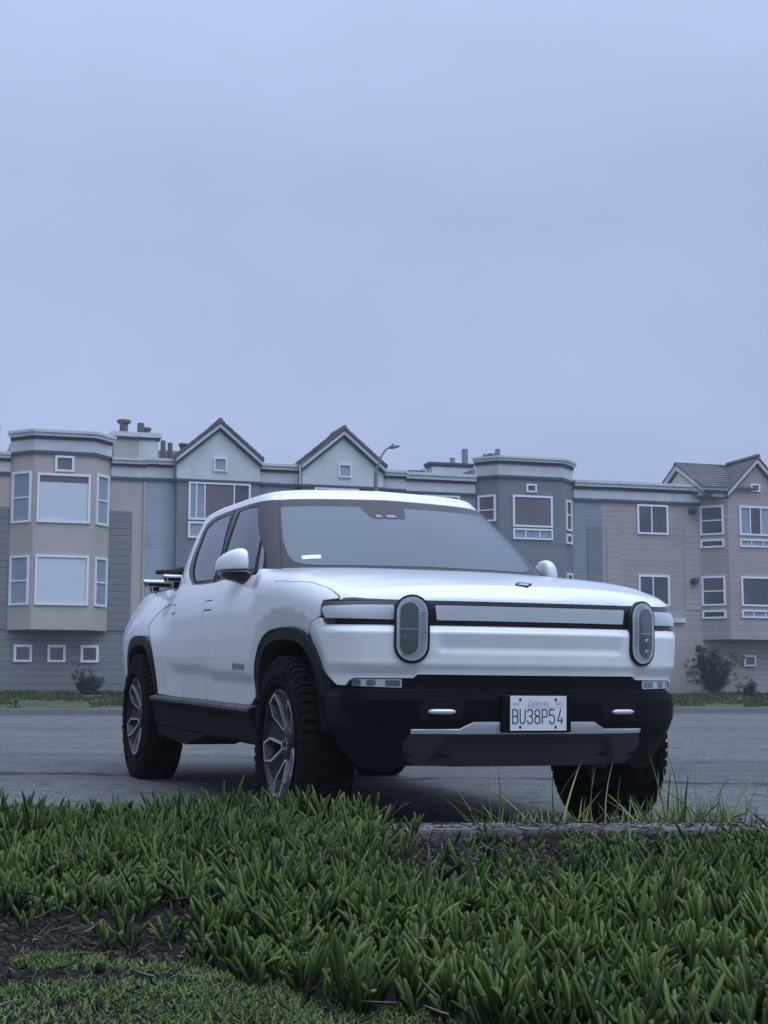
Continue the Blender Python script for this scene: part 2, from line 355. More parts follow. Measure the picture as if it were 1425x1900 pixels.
# ------------------------------------------------------------------ surfaces of the truck body
def catmull(P, n):
    P = np.array(P, float)
    Q = np.vstack([2*P[0]-P[1], P, 2*P[-1]-P[-2]])
    out = []
    for i in range(len(P)-1):
        a, b, c, d = Q[i:i+4]
        for t in np.arange(n)/n:
            out.append(.5*((2*b)+(-a+c)*t+(2*a-5*b+4*c-d)*t*t+(-a+3*b-3*c+d)*t**3))
    out.append(P[-1])
    return np.array(out)
def sstep(a, b, x):
    t = np.clip((x-a)/(b-a), 0, 1)
    return t*t*(3-2*t)
# plan outline of the lower body, half, centre front -> round the corner -> rear
OUT_HALF = [(.88,0),(.878,.15),(.868,.3),(.845,.45),(.815,.59),(.775,.71),(.72,.82),(.65,.886),(.56,.925),(.42,.950),(.2,.967),
            (-.3,.984),(-1,.99),(-2,.99),(-3,.99),(-3.5,.985),(-3.9,.964),(-4.25,.92),(-4.48,.87),(-4.59,.79),(-4.63,.65),(-4.635,.3),(-4.635,0)]
_o = catmull([(2*OUT_HALF[0][0]-OUT_HALF[1][0]-(OUT_HALF[0][0]-OUT_HALF[1][0])*1, -.15)] + OUT_HALF, 24)[24:]
_o[0] = (.88, 0)
_sl = np.concatenate([[0], np.cumsum(np.linalg.norm(np.diff(_o, axis=0), axis=1))])
S_MAX = _sl[-1]
def outl(s):
    """signed arc length -> point, outward normal"""
    s = np.asarray(s, float); a = np.abs(s); g = np.where(s < 0, -1., 1.)
    x = np.interp(a, _sl, _o[:,0]); y = np.interp(a, _sl, _o[:,1])
    h = .02
    x1 = np.interp(a-h, _sl, _o[:,0]); y1 = np.where(a < h, -np.interp(h-a, _sl, _o[:,1]), np.interp(a-h, _sl, _o[:,1]))
    x1 = np.where(a < h, np.interp(h-a, _sl, _o[:,0]), x1)
    x2 = np.interp(a+h, _sl, _o[:,0]); y2 = np.interp(a+h, _sl, _o[:,1])
    tx, ty = x2-x1, y2-y1; L = np.hypot(tx, ty)
    return x, y*g, ty/L, -tx/L*g
def s_of_x(x):           # on the flank
    i = np.argmax(_o[:,1] > .9)
    j = np.argmax((_o[:,0] < -4.5))
    return float(np.interp(-x, -_o[i:j,0], _sl[i:j]))
def htop(x, y):
    """hood / fender-top height before edge rounding"""
    hx = np.interp(x, [-1.0,-.55,-.2,.2,.5,.7,.8,.9], [1.375,1.347,1.318,1.280,1.243,1.214,1.197,1.178])
    c = np.interp(x, [-.5,0,.3,.5,.7,.85], [.045,.04,.06,.09,.125,.13])
    return hx - c*np.abs(y)**3.0
def rtop(x):
    return np.interp(x, [-.6,.2,.6,.85], [.115,.115,.10,.092])
ZB_BAR = 1.01
S_F = s_of_x(0.); S_R = s_of_x(-3.45)-.012
def arch_q(s, z):
    r = 1e9
    for sc in (S_F, S_R):
        q = ((np.abs(np.abs(s)-sc)/.53)**3+(np.maximum(z-.42, 0)/.576)**3)**(1/3)
        r = np.minimum(r, q)
    return r
def inset(s, z, sho=True):
    x, y, nx, ny = outl(s)
    a = np.abs(s)
    fw = sstep(.45, .72, x)
    # side profile
    crz = np.interp(x, [-2.3,-.5], [.812,.756])
    door = sstep(-2.55,-2.2,x)*(1-sstep(-.6,-.45,x))
    si = .010*sstep(.98,.70,z)+.022*sstep(.85,.55,z)
    si = si + door*(.022*np.clip((crz-z)/.06,0,1))
    # shoulder: doors/bed parabola, fender circle
    wf = sstep(-.62,-.40,x)
    par = .060*np.clip((z-1.06)/.23,0,1.4)**2
    bed = sstep(-2.3,-3.0,x)
    par = par*(1-bed) + bed*(.15*np.clip((z-.95)/.33,0,1.3)**1.6)
    r = rtop(x); zt = htop(x, np.abs(y)); z0 = zt-r
    dz = np.clip((z-z0)/r, 0, 1)
    circ = r*(1-np.sqrt(np.maximum(1-dz*dz, 0)))
    sh = par*(1-wf)+circ*wf
    if not sho: sh = 0*sh
    q = arch_q(s, z)
    flare = .024*np.clip((1.16-q)/.16,0,1.2)*(1-fw*.75)
    # front profile
    c = 1-sstep(.45,.505,a)
    fi = .018*sstep(.965,1.005,z)*(1-sstep(1.005,1.006,z))*0
    dent = c*(.030*sstep(.975,.90,z)*(1-sstep(.90,.862,z)*1.0))
    dent = c*.012*np.interp(z,[.868,.908,.972],[0,1,0])
    fi = fi + dent + .006*np.clip((.97-z)/.12,0,1) + .024*np.clip((.826-z)/.045,0,1.0)
    fi = fi + .013*sstep(.984,.995,z)*(1-sstep(1.10,1.11,z))
    return fw*fi + (1-fw)*si + sh + flare
def body(s, z):
    x, y, nx, ny = outl(s); i = inset(s, z)
    return np.stack([x-nx*i, y-ny*i, np.asarray(z, float)+0*i], -1)
def shoulder(s):
    x, y, nx, ny = outl(s); r = rtop(x)
    return htop(x, np.abs(y))-r, r
def body2(s, w):
    """as body, but past the foot of the shoulder w is arc length over it, then inwards along the top"""
    s = np.asarray(s, float); w = np.asarray(w, float)+0*s
    x, y, nx, ny = outl(s); z0, r = shoulder(s); ph = np.clip((w-z0)/r, 0, math.pi/2)
    e = r*(1-np.cos(ph)); ex = np.maximum(w-z0-r*math.pi/2, 0)
    wf = sstep(-.62, -.40, x)
    z = np.where(w > z0, htop(x-(e+ex)*nx, np.abs(y)-(e+ex)*np.abs(ny))-r*(1-np.sin(ph)), w)
    par = .060*np.clip((z-1.06)/.23, 0, 1.4)**2
    i = inset(s, np.where(w > z0, 1.2, w), False)+wf*e+(1-wf)*par+ex
    return np.stack([x-nx*i, y-ny*i, z], -1)
def lower(s, z):
    """black lower bumper wall"""
    x, y, nx, ny = outl(s)
    ce = 1-sstep(0, .03, np.abs(s)-np.interp(z, [.36,.50], [.50,.40]))
    rec = ce*.035*np.clip((.51-np.asarray(z, float))/.05, 0, 1)
    i = rec+np.interp(z, [.25,.345,.53,.56,.665,.690,.705,.79], [.20,.125,.022,.012,.006,.010,.045,.05])
    i = i+.014*sstep(.85, 1.0, np.abs(s))
    return np.stack([x-nx*i, y-ny*i, np.asarray(z, float)+0*i], -1)
def e_of(x, y):
    """distance inside the plan outline (vectorised, coarse nearest)"""
    P = np.vstack([_o[:,0], _o[:,1]]).T
    x = np.asarray(x, float); y = np.abs(np.asarray(y, float))
    sh = x.shape; X = x.ravel(); Y = y.ravel(); out = np.empty(len(X))
    A = P[:-1]; B = P[1:]; AB = B-A; L2 = (AB**2).sum(1)
    for k in range(0, len(X), 4000):
        p = np.stack([X[k:k+4000], Y[k:k+4000]], -1)[:,None]
        t = np.clip(((p-A)*AB).sum(-1)/L2, 0, 1)
        d = np.linalg.norm(p-(A+t[...,None]*AB), axis=-1)
        i = d.argmin(1); out[k:k+4000] = d[np.arange(len(i)), i]
    return out.reshape(sh)
def top(x, y):
    x = np.asarray(x, float); y = np.asarray(y, float)
    e = e_of(x, y); r = rtop(x)
    zt = htop(x, y)
    sh = r-np.sqrt(np.maximum(r*r-np.maximum(r-e,0)**2, 0))
    return np.stack([x, y, zt-sh], -1)
# greenhouse: base and top outlines with matching parameters u = 0 (centre windscreen) .. UM (centre rear)
GB = [(-.43,0),(-.44,.25),(-.475,.48),(-.53,.66),(-.60,.78),(-.70,.865),(-.90,.912),(-1.3,.930),(-1.8,.932),(-2.2,.926),(-2.50,.908),(-2.72,.862),(-2.82,.775),(-2.86,.6),(-2.86,.3),(-2.86,0)]
GT = [(-1.17,0),(-1.178,.2),(-1.20,.38),(-1.235,.52),(-1.27,.60),(-1.33,.655),(-1.45,.685),(-1.65,.70),(-1.95,.705),(-2.28,.708),(-2.52,.708),(-2.73,.688),(-2.83,.625),(-2.86,.50),(-2.87,.3),(-2.87,0)]
UM = len(GB)-1
def _cm(P, u):
    P = np.array(P, float)
    Q = np.vstack([P[1]*[1,-1], P, P[-2]*[1,-1]])
    u = np.clip(u, 0, UM-1e-6); i = np.floor(u).astype(int); t = (u-i)[...,None]
    a, b, c, d = Q[i], Q[i+1], Q[i+2], Q[i+3]
    return .5*((2*b)+(-a+c)*t+(2*a-5*b+4*c-d)*t*t+(-a+3*b-3*c+d)*t**3)
def gh(u, t, off=0.):
    """u signed, t 0 belt .. 1 roof edge"""
    u = np.asarray(u, float); t = np.asarray(t, float); g = np.where(u < 0, -1., 1.)
    a = _cm(GB, np.abs(u)); b = _cm(GT, np.abs(u))
    bul = (.05*t*(1-t))
    # outward direction from plan centre line
    tt = t[...,None]
    p = a*(1-tt)+b*tt
    n = _cm(GB, np.abs(u)+.02)-_cm(GB, np.maximum(np.abs(u)-.02,0)); L = np.linalg.norm(n, axis=-1)+1e-9
    nx, ny = n[...,1]/L, -n[...,0]/L
    x = p[...,0]+nx*(bul+off); y = p[...,1]+ny*(bul+off)
    zb = np.interp(np.abs(u), [0,3,5,7,11,15], [1.335,1.325,1.297,1.288,1.285,1.285]); zt = np.interp(np.abs(u), [0,4,6,9,11,13,15],[1.818,1.800,1.795,1.785,1.765,1.75,1.75])
    return np.stack([x, y*g, zb*(1-t)+zt*t], -1)
# ------------------------------------------------------------------ terrain
CAR_T = np.array([.38682, 8.05034, 0.0]); CAR_YAW, CAR_PIT, CAR_ROL = map(math.radians, (20.892, 1.686, -.188))
def car_matrix():
    B = Matrix(((0,1,0),(-1,0,0),(0,0,1)))
    cy, sy = math.cos(CAR_YAW), math.sin(CAR_YAW); cp, sp_ = math.cos(CAR_PIT), math.sin(CAR_PIT); cr_, sr = math.cos(CAR_ROL), math.sin(CAR_ROL)
    Rz = Matrix(((cy,-sy,0),(sy,cy,0),(0,0,1))); Ry = Matrix(((cp,0,sp_),(0,1,0),(-sp_,0,cp))); Rx = Matrix(((1,0,0),(0,cr_,-sr),(0,sr,cr_)))
    m = (B @ Rz @ Ry @ Rx).to_4x4(); m.translation = Vector((CAR_T[0], CAR_T[1], .0002)); return m
CM = car_matrix(); NRM = np.array(CM.col[2][:3])
ZF = .22
def gz(x, y):
    x = np.asarray(x, float); y = np.asarray(y, float)
    pl = -(NRM[0]*(np.clip(x, -6, 6)-CAR_T[0])+NRM[1]*(y-CAR_T[1]))/NRM[2]
    k = .035; pl = np.minimum(pl, 2.)
    return -k*np.log(np.exp(-pl/k)+np.exp(-ZF/k))
SL = 8.5/27.1; LEN = math.hypot(8.5, 27.1)
UX, UY = 27.1/LEN, 8.5/LEN; NX, NY = UY, -UX          # along the facades; towards the camera
A0 = (-12.5, 50.1)
def fac(a, d, z): return (A0[0]+UX*a+NX*d, A0[1]+UY*a+NY*d, z)
def grid_mesh(name, xs, ys, zf, m, xf=None):
    X, Y = np.meshgrid(xs, ys, indexing='ij')
    if xf: X, Y = xf(X, Y)
    Z = zf(X, Y); n, k = X.shape
    V = np.stack([X, Y, Z], -1).reshape(-1, 3); F = [(i*k+j, (i+1)*k+j, (i+1)*k+j+1, i*k+j+1) for i in range(n-1) for j in range(k-1)]
    return mesh(name, V, F, m, smooth=True)
KF, KN = 5.10, 4.86       # kerb far and near edge
ZK, ZP = .243, .205       # kerb top, planter ground
# street: sheared grid so the far edge follows the kerb
ROADD = 5.75              # kerb line in front of the facades
ys = np.concatenate([np.linspace(0, .2, 28), np.linspace(.215, 1, 50)])
def rxf(X, T):
    yend = A0[1]+(X-A0[0])*SL-ROADD*(UX+SL*UY); return X, KF+.001+(yend-KF)*T
o = grid_mesh('road', np.concatenate([np.linspace(-90,-8,16), np.linspace(-7,7,36), np.linspace(8,60,14)]), ys, lambda x, y: gz(x, y), M['asphalt'], rxf); tag(o, kind='structure')
# ground to the horizon, everywhere a little lower than what lies on it
o = mesh('ground', [(-900,-200,-.75),(900,-200,-.75),(900,4.0,-.75),(-900,4.0,-.75),(-900,55,-.1),(900,55,-.1),(900,1500,.1),(-900,1500,.1)], [(0,1,2,3),(3,2,5,4),(4,5,6,7)], M['soil']); tag(o, kind='structure')
# far kerb
mb = MB(); mb.box((-60, ROADD-.35, .0), (75, ROADD, ZF+.19), xf=fac); o = mb.build('far_kerb', M['farkerb'], bevel=.02); tag(o, kind='structure')
# road lines along the far side of the street
def stripe(off, w):
    V = []; F = []; n = 60
    for i in range(n+1):
        a = -30+95*i/n
        for q in (0, w): p = fac(a, off+q, 0); V.append((p[0], p[1], float(gz(p[0], p[1]))+.005))
    F = [(2*i, 2*i+2, 2*i+3, 2*i+1) for i in range(n)]; return V, F
mb = MB()
for off in (15.7, 19.6): mb.add(*stripe(off, .55))
o = mb.build('road_markings', M['paintline'], fix=False); tag(o, kind='structure')
# bank between the far kerb and the houses
def bankz(d): return np.interp(d, [0, 2.2, 4.2, 5.4], [.86, .80, .50, .40])
def bxf(A, D): return A0[0]+UX*A+NX*D, A0[1]+UY*A+NY*D
def bz(x, y):
    d = (x-A0[0])*NX+(y-A0[1])*NY; a = (x-A0[0])*UX+(y-A0[1])*UY
    return bankz(d)+.03*np.sin(a*1.7)*np.sin(d*2.1)*(d < 5)
o = grid_mesh('bank', np.linspace(-60, 75, 260), np.linspace(-12, ROADD-.36, 24), lambda x, y: np.where((x-A0[0])*NX+(y-A0[1])*NY < 0, .86, bz(x, y)), M['bank'], bxf); tag(o, kind='structure')
# added unseen mound behind the camera, raised at left to darken the truck's flank
tt = np.linspace(0, 1, 40); ww = np.linspace(-1, 1, 13)
V = []; 
for t in tt:
    a_ = math.radians(165+205*t); R_ = 13+3*math.sin(t*9)
    for w_ in ww:
        r_ = R_+4.5*w_; V.append((r_*math.cos(a_)*1.25, 1.5+r_*math.sin(a_), -.74+(3.2+3.6*max(0, 1-t*3.2)**.5+.5*math.sin(t*23)+.3*math.sin(t*51))*max(0, 1-w_*w_)**.8))
o = mesh('shade_mound', V, [(i*13+j, (i+1)*13+j, (i+1)*13+j+1, i*13+j+1) for i in range(39) for j in range(12)], M['bank'], smooth=True); tag(o, kind='structure')
# near kerb and planter ground
mb = MB(); rr = random.Random(3); x = -8.
while x < 8:
    L = 2.4; mb.box((x, KN, -.35), (x+L-.008, KF, ZK+rr.uniform(-.002,.002))); x += L
o = mb.build('kerb', M['concrete'], bevel=.012); tag(o, kind='structure')
def pz(x, y):
    return ZP+.020*np.clip((y-4.2)/.5, 0, 1)-.02*(np.maximum(3.2-y, 0))**1.2+.012*np.sin(x*3.1+1)*np.sin(y*2.3)+.008*np.sin(x*9+y*7)
o = grid_mesh('planting_bed', np.linspace(-8, 8, 160), np.linspace(-1.5, KN-.001, 70), pz, M['soil']); tag(o, kind='structure')
def leaves(name, P, L, W, D, tone, m, prof, nside=3, bend=.25, nr=None, flat=1., tip=0.):
    """many tapered leaves as one mesh. P base, D unit dir, L length, W half width, prof list of (t, width factor)"""
    n = len(P); R = len(prof); D = D/np.linalg.norm(D, axis=1)[:,None]
    side = np.cross(D, rng.normal(size=(n, 3))); side /= np.linalg.norm(side, axis=1)[:,None]; up = np.cross(side, D)
    bd = up*(L*bend)[:,None]
    V = np.empty((n, R, nside, 3), np.float32)
    for i, (t, w) in enumerate(prof):
        c = P+D*(L*t)[:,None]+bd*(t*t)
        for k in range(nside):
            a = 2*math.pi*k/nside+.3
            V[:,i,k] = c+(side*math.cos(a)+up*(math.sin(a)*flat))*(W*w)[:,None]
    V = V.reshape(-1, 3); F = []
    for i in range(R-1):
        if nside == 2: F.append((i*2, i*2+1, (i+1)*2+1, (i+1)*2))
        else:
            for k in range(nside): F.append((i*nside+k, i*nside+(k+1) % nside, (i+1)*nside+(k+1) % nside, (i+1)*nside+k))
    F = np.array(F); nf = len(F); idx = (F[None]+(np.arange(n)*R*nside)[:,None,None]).reshape(-1)
    me = bpy.data.meshes.new(name); me.vertices.add(len(V)); me.vertices.foreach_set('co', V.reshape(-1))
    me.loops.add(len(idx)); me.loops.foreach_set('vertex_index', idx.astype(np.int32))
    me.polygons.add(n*nf); me.polygons.foreach_set('loop_start', (np.arange(n*nf)*4).astype(np.int32)); me.polygons.foreach_set('loop_total', np.full(n*nf, 4, np.int32))
    me.polygons.foreach_set('use_smooth', np.ones(n*nf, bool)); me.update(calc_edges=True)
    at = me.attributes.new('tone', 'FLOAT', 'POINT'); at.data.foreach_set('value', np.clip(np.repeat(tone, R*nside)+tip*(np.tile(np.repeat(np.array([q[0] for q in prof]), nside), n)-.55), 0, 1).astype(np.float32))
    return link(name, me, m)

# ------------------------------------------------------------------ houses across the street
class Pl:
    """a vertical wall plane in facade coordinates: from (a0,d0) to (a1,d1)"""
    def __init__(s, a0, d0, a1, d1):
        s.p = (a0, d0); L = math.hypot(a1-a0, d1-d0); s.h = ((a1-a0)/L, (d1-d0)/L); s.n = (-s.h[1], s.h[0]); s.L = L
    def __call__(s, u, v, w):        # u along, w out of wall, v height
        return fac(s.p[0]+s.h[0]*u+s.n[0]*w, s.p[1]+s.h[1]*u+s.n[1]*w, v)
def window(pl, u0, u1, z0, z1, par, pane='pane', split=(), hs=(), fw=.075, blind=0., cols=None):
    mb = MB(); X = lambda u, w, v: pl(u, v, w)
    mb.box((u0, .001, z0), (u0+fw, .055, z1), xf=X); mb.box((u1-fw, .001, z0), (u1, .055, z1), xf=X)
    mb.box((u0+fw, .001, z1-fw), (u1-fw, .054, z1), xf=X); mb.box((u0+fw, .001, z0), (u1-fw, .054, z0+fw*.9), xf=X)
    f2 = fw*.6
    for s_ in split: mb.box((s_-f2/2, .002, z0+fw*.9), (s_+f2/2, .045, z1-fw), xf=X)
    for h in hs: mb.box((u0+fw, .003, h-f2/2), (u1-fw, .042, h+f2/2), xf=X)
    fr = mb.build('window', M['frame'], par)
    edges = [u0+fw]+[s_ for s_ in split]+[u1-fw]
    pm = MB(); mm = [M[pane]]+([M[c] for c in cols] if cols else [])
    for i in range(len(edges)-1):
        pm.box((edges[i]+.001, .0005, z0+fw*.5), (edges[i+1]-.001, .012, z1-fw*.5), m=(1+i if cols and i < len(cols) else 0), xf=X)
    pm.build('pane', mm, fr)
    if blind:
        bmb = MB(); bmb.box((u0+fw+.01, .013, z0+fw), (u1-fw-.01, .02, z1-fw-blind), xf=X); bmb.build('blind', M['blind'], fr)
    return fr
def strip(mb, pts, z0, z1, o, m=0):
    """moulding band that follows a plan polyline (a,d), standing o proud"""
    for i in range(len(pts)-1):
        (a0, d0), (a1, d1) = pts[i], pts[i+1]; L = math.hypot(a1-a0, d1-d0); h = ((a1-a0)/L, (d1-d0)/L); n = (-h[1], h[0])
        def nrm(j):
            if j <= 0 or j >= len(pts)-1: return n
            (p0, q0), (p1, q1), (p2, q2) = pts[j-1], pts[j], pts[j+1]
            l1 = math.hypot(p1-p0, q1-q0); l2 = math.hypot(p2-p1, q2-q1)
            n1 = (-(q1-q0)/l1, (p1-p0)/l1); n2 = (-(q2-q1)/l2, (p2-p1)/l2); s = (n1[0]+n2[0], n1[1]+n2[1]); q = s[0]*n1[0]+s[1]*n1[1]
            return (s[0]/q, s[1]/q)
        na, nb = nrm(i), nrm(i+1)
        q = [(a0-na[0]*.05, d0-na[1]*.05), (a1-nb[0]*.05, d1-nb[1]*.05), (a1+nb[0]*o, d1+nb[1]*o), (a0+na[0]*o, d0+na[1]*o)]
        mb.prism(q, z0, z1, m, xf=fac)
def wallbox(name, a0, a1, d0, d1, z0, z1, m, par):
    mb = MB(); mb.box((a0, d0, z0), (a1, d1, z1), xf=fac); return mb.build(name, m, par)
def cornice(par, pts, zt, h=(.17,.11,.39,.10), o=(.16,.07,.03,.07), name='cornice'):
    """white cap, dark moulding, pale band, dark moulding"""
    mb = MB(); z = zt
    strip(mb, pts, z-h[0]*.45, z, o[0]+.05, 0); strip(mb, pts, z-h[0], z-h[0]*.45-.001, o[0], 0); z -= h[0]
    strip(mb, pts, z-h[1], z-.001, o[1], 1); z -= h[1]
    strip(mb, pts, z-h[2], z-.001, o[2], 0); z -= h[2]
    strip(mb, pts, z-h[3], z-.001, o[3], 1)
    return mb.build(name, [M['white_trim'], M['dark_trim']], par)
def bay(par, aL, fL, fR, aR, D, z0, z1, m, wins_name='bay'):
    mb = MB(); mb.prism([(aL, -.05), (aR, -.05), (aR, 0), (fR, D), (fL, D), (aL, 0)], z0, z1, xf=fac)
    return mb.build(wins_name, m, par)
def gable(par, aL, aR, zE, zP, d, depth, zb, trimdrop=.0, mface='white_trim', over=.05):
    """false gable: face, raking mouldings, two tiled slopes"""
    aM = (aL+aR)/2
    mb = MB(); X = lambda a, z, q: fac(a, q, z)
    mb.prism([(aL, zb), (aR, zb), (aR, zE), (aM, zP), (aL, zE)], d-.3, d, xf=X); mb.build('gable_wall', M[mface], par)
    s = (zP-zE)/(aM-aL)
    def rake(t0, t1, out, m, mb):   # band between perpendicular drops t0..t1 below the roof line
        k = math.hypot(1, s)
        for sg in (-1, 1):
            def P(x, drop): return (aM+sg*x, zP-s*x-drop*k)
            w = aM-aL+over
            q = [P(0, t0), P(w, t0), P(w, t1), P(0, t1)]
            mb.prism(q, d+.001, d+out, m, xf=X)
    mb = MB(); rake(.0, .10, .16, 0, mb); rake(.101, .18, .08, 1, mb); mb.build('barge_board', [M['white_trim'], M['dark_trim']], par)
    # tiled slopes: courses of stepped tiles
    mb = MB(); n = 11; w = aM-aL+over+.03; k = math.hypot(1, s)
    for sg in (-1, 1):
        for i in range(n):
            x0, x1 = w*i/n, w*(i+1)/n+.02
            t = .035 if i % 2 else .045
            q = [(aM+sg*x0, zP-s*x0+.02), (aM+sg*x1, zP-s*x1+.045), (aM+sg*x1, zP-s*x1+.045+t+.085), (aM+sg*x0, zP-s*x0+.02+t+.07)]
            mb.prism(q, d-depth, d+.20, xf=X)
    mb.prism([(aM-.09, zP+.03), (aM+.09, zP+.03), (aM+.05, zP+.18), (aM-.05, zP+.18)], d-depth, d+.22, xf=X)
    mb.build('tiled_roof', M['tile'], par)
ZB = .60; BACK = -11
def house(label, a0, group='row of joined houses across the street'):
    e = empty('row_house', fac(a0, 0, .86)); tag(e, label, 'house', group); return e
def adopt(par):
    """children were built in world coordinates: keep them there"""
    bpy.context.view_layer.update()
    inv = par.matrix_world.inverted()
    for c in par.children: c.matrix_parent_inverse = inv
# --- house 1: pink with an angular two storey bay
h = house('pink stucco house with white blinds in its tall angled bay, leftmost of the row', 1.85)
wallbox('wall', 3.48, 4.65, BACK, 0, 2.95, 8.70, M['pink'], h); wallbox('wall', .221, 3.479, BACK, -.05, 2.95, 9.2, M['pink'], h)
wallbox('lower_wall', -4.5, 4.65, BACK, -.004, ZB, 2.949, M['grey_sid'], h); wallbox('wall', -4.5, .22, BACK, 0, 2.95, 8.70, M['pink'], h)
wallbox('siding_panel', 3.47, 4.23, 0.002, .03, 2.95, 6.95, M['grey_sid'], h); wallbox('siding_panel', -4.5, .215, 0.002, .03, 2.95, 6.95, M['grey_sid'], h)
bay(h, .22, .92, 2.83, 3.48, .75, 2.92, 9.15, M['pink'])
cornice(h, [(.22,0),(.92,.75),(2.83,.75),(3.48,0)], 9.44, (.20,.10,.38,.11))
cornice(h, [(3.50,0),(4.65,0)], 8.75, (.20,.09,.35,.10)); cornice(h, [(-4.5,0),(.2,0)], 8.75, (.20,.09,.35,.10))
f = Pl(0, .75, 5, .75); f.n = (0, 1)
window(f, 1.57, 2.19, 8.09, 8.62, h, 'pane_warm')
window(f, 1.02, 2.74, 6.40, 8.02, h, 'pane_warm', blind=.22); window(f, 1.02, 2.74, 3.71, 5.34, h, 'blind_grey', blind=.02)
l = Pl(.22, 0, .92, .75); r = Pl(2.83, .75, 3.48, 0)
for z0, z1 in ((6.40, 8.09), (3.71, 5.33)):
    window(l, .10, l.L-.10, z0, z1, h, 'blind_grey', hs=((z0+z1)/2-.02,)); window(r, .16, r.L-.12, z0, z1, h, 'blind_grey', hs=((z0+z1)/2-.02,))
g = Pl(0, 0, 5, 0); g.n = (0, 1)
for a in (.47, 1.55, 2.62): window(g, a, a+.59, 1.885, 2.455, h, 'pane', fw=.085)
# roof-top chimney housing with its flues
mb = MB(); mb.box((3.70, -2.6, 8.5), (4.55, -1, 9.58), m=0, xf=fac); mb.box((4.551, -2.6, 8.5), (5.22, -.99, 9.58), m=1, xf=fac); ch = mb.build('chimney', [M['beige'], M['white_trim']], h)
mb = MB(); strip(mb, [(3.70,-1.6),(3.70,-1),(5.22,-1),(5.22,-1.6)][0:4], 9.66, 9.82, .12, 0); strip(mb, [(3.70,-1.6),(3.70,-1),(5.22,-1),(5.22,-1.6)], 9.57, 9.66, .06, 1); mb.build('chimney_cap', [M['white_trim'], M['dark_trim']], ch)
def flue(a, d, z0, z1, r, cap, par, m='flue'):
    mb = MB(); b = fac(a, d, z0); t = fac(a, d, z1)
    mb.tube([b, (t[0], t[1], z1-.12*cap)], r, 14)
    if cap:
        c = (t[0], t[1]); mb.tube([(c[0],c[1],z1-.17), (c[0],c[1],z1-.10), (c[0],c[1],z1-.03), (c[0],c[1],z1)], [r*1.05, r*1.65, r*1.7, r*1.25], 14)
    return mb.build('flue', M[m], par, auto=40)
flue(4.09, -1.5, 9.7, 10.34, .145, 1, ch); flue(4.68, -1.5, 9.7, 10.24, .12, 0, ch); flue(4.88, -1.6, 9.7, 10.12, .11, 1, ch)
mb = MB(); p = fac(-.15, -.6, 8.6); mb.tube([p, (p[0], p[1], 9.75)], .022, 6); mb.build('aerial', M['flue'], h)
mb = MB(); mb.box((3.30, .001, 1.32), (3.42, .05, 1.44), xf=fac); mb.build('wall_vent', M['lantern'], h, bevel=.01)
wallbox('downpipe', 4.60, 4.66, .001, .07, ZB, 7.98, M['pink'], h)
wallbox('roof', -4.5, 4.65, BACK, -.06, 8.4, 8.5, M['flat_roof'], h)
adopt(h)
# --- house 2: pale blue recess and a white gable with a wide window
h = house('blue-grey house with pale blue side wall under the left of two matching white gables', 6.6)
wallbox('wall', 4.652, 5.66, BACK, 0, ZB, 8.70, M['blue_sid'], h); wallbox('wall', 5.661, 8.52, BACK, .40, ZB, 8.07, M['greyhouse'], h)
wallbox('wall', 8.521, 9.3, BACK, 0, ZB, 8.70, M['greyblue2'], h)
cornice(h, [(4.652,0),(5.60,0)], 8.78, (.20,.09,.37,.10)); cornice(h, [(8.56,0),(9.3,0)], 8.78, (.20,.09,.37,.10))
gable(h, 5.66, 8.52, 8.82, 10.02, .40, 1.6, 8.08)
mb = MB(); strip(mb, [(5.60,-.02),(5.64,.40),(8.54,.40),(8.58,-.02)], 7.99, 8.08, .06, 0); mb.build('dark_band', M['dark_trim'], h)
f = Pl(0, .40, 5, .40); f.n = (0, 1)
window(f, 6.90, 7.36, 8.38, 8.86, h, 'blind_grey', fw=.05)
window(f, 6.05, 8.19, 6.70, 8.00, h, 'pane', split=(6.32, 6.61, 7.62), fw=.07, cols=['blind_grey','blind_grey','pane_warm','pane']); window(f, 6.05, 8.19, 6.08, 6.64, h, 'blind_grey', split=(6.70, 7.5), fw=.07)
window(f, 6.05, 8.19, 4.0, 5.3, h, 'pane', split=(6.65, 7.6), fw=.07)
for a, z in ((5.55, 9.75), (5.80, 9.68)): flue(a, -2, 8.6, z, .09, 0, h)
for a, z in ((6.24, 9.70), (6.49, 9.70)): flue(a, -2, 8.6, z, .085, 1, h)
mb = MB(); mb.box((5.35, -3.2, 8.5), (6.6, -2.3, 9.46), xf=fac); mb.build('roof_upstand', M['beige'], h)
adopt(h)
# --- house 3: second gable
h = house('blue-grey house under the right of two matching white gables, behind the curved street lamp', 11.4)
wallbox('wall', 9.302, 10.02, BACK, 0, ZB, 8.70, M['greyblue2'], h); wallbox('wall', 10.021, 12.95, BACK, .40, ZB, 8.06, M['greyhouse'], h); wallbox('wall', 12.951, 13.9, BACK, 0, ZB, 8.66, M['greyblue2'], h)
cornice(h, [(9.302,0),(9.97,0)], 8.78, (.20,.09,.38,.10)); cornice(h, [(12.99,0),(13.9,0)], 8.75, (.20,.09,.36,.10))
gable(h, 10.02, 12.95, 8.78, 10.0, .40, 1.6, 8.07)
mb = MB(); strip(mb, [(9.97,-.02),(10.0,.40),(12.97,.40),(13.0,-.02)], 7.98, 8.07, .06, 0); mb.build('dark_band', M['dark_trim'], h)
window(f, 11.31, 11.78, 8.36, 8.84, h, 'blind_grey', fw=.05); window(f, 10.45, 12.05, 6.70, 7.98, h, 'pane', split=(11.0,), fw=.07); window(f, 10.45, 12.05, 4.0, 5.3, h, 'pane', split=(11.0,), fw=.07)
adopt(h)
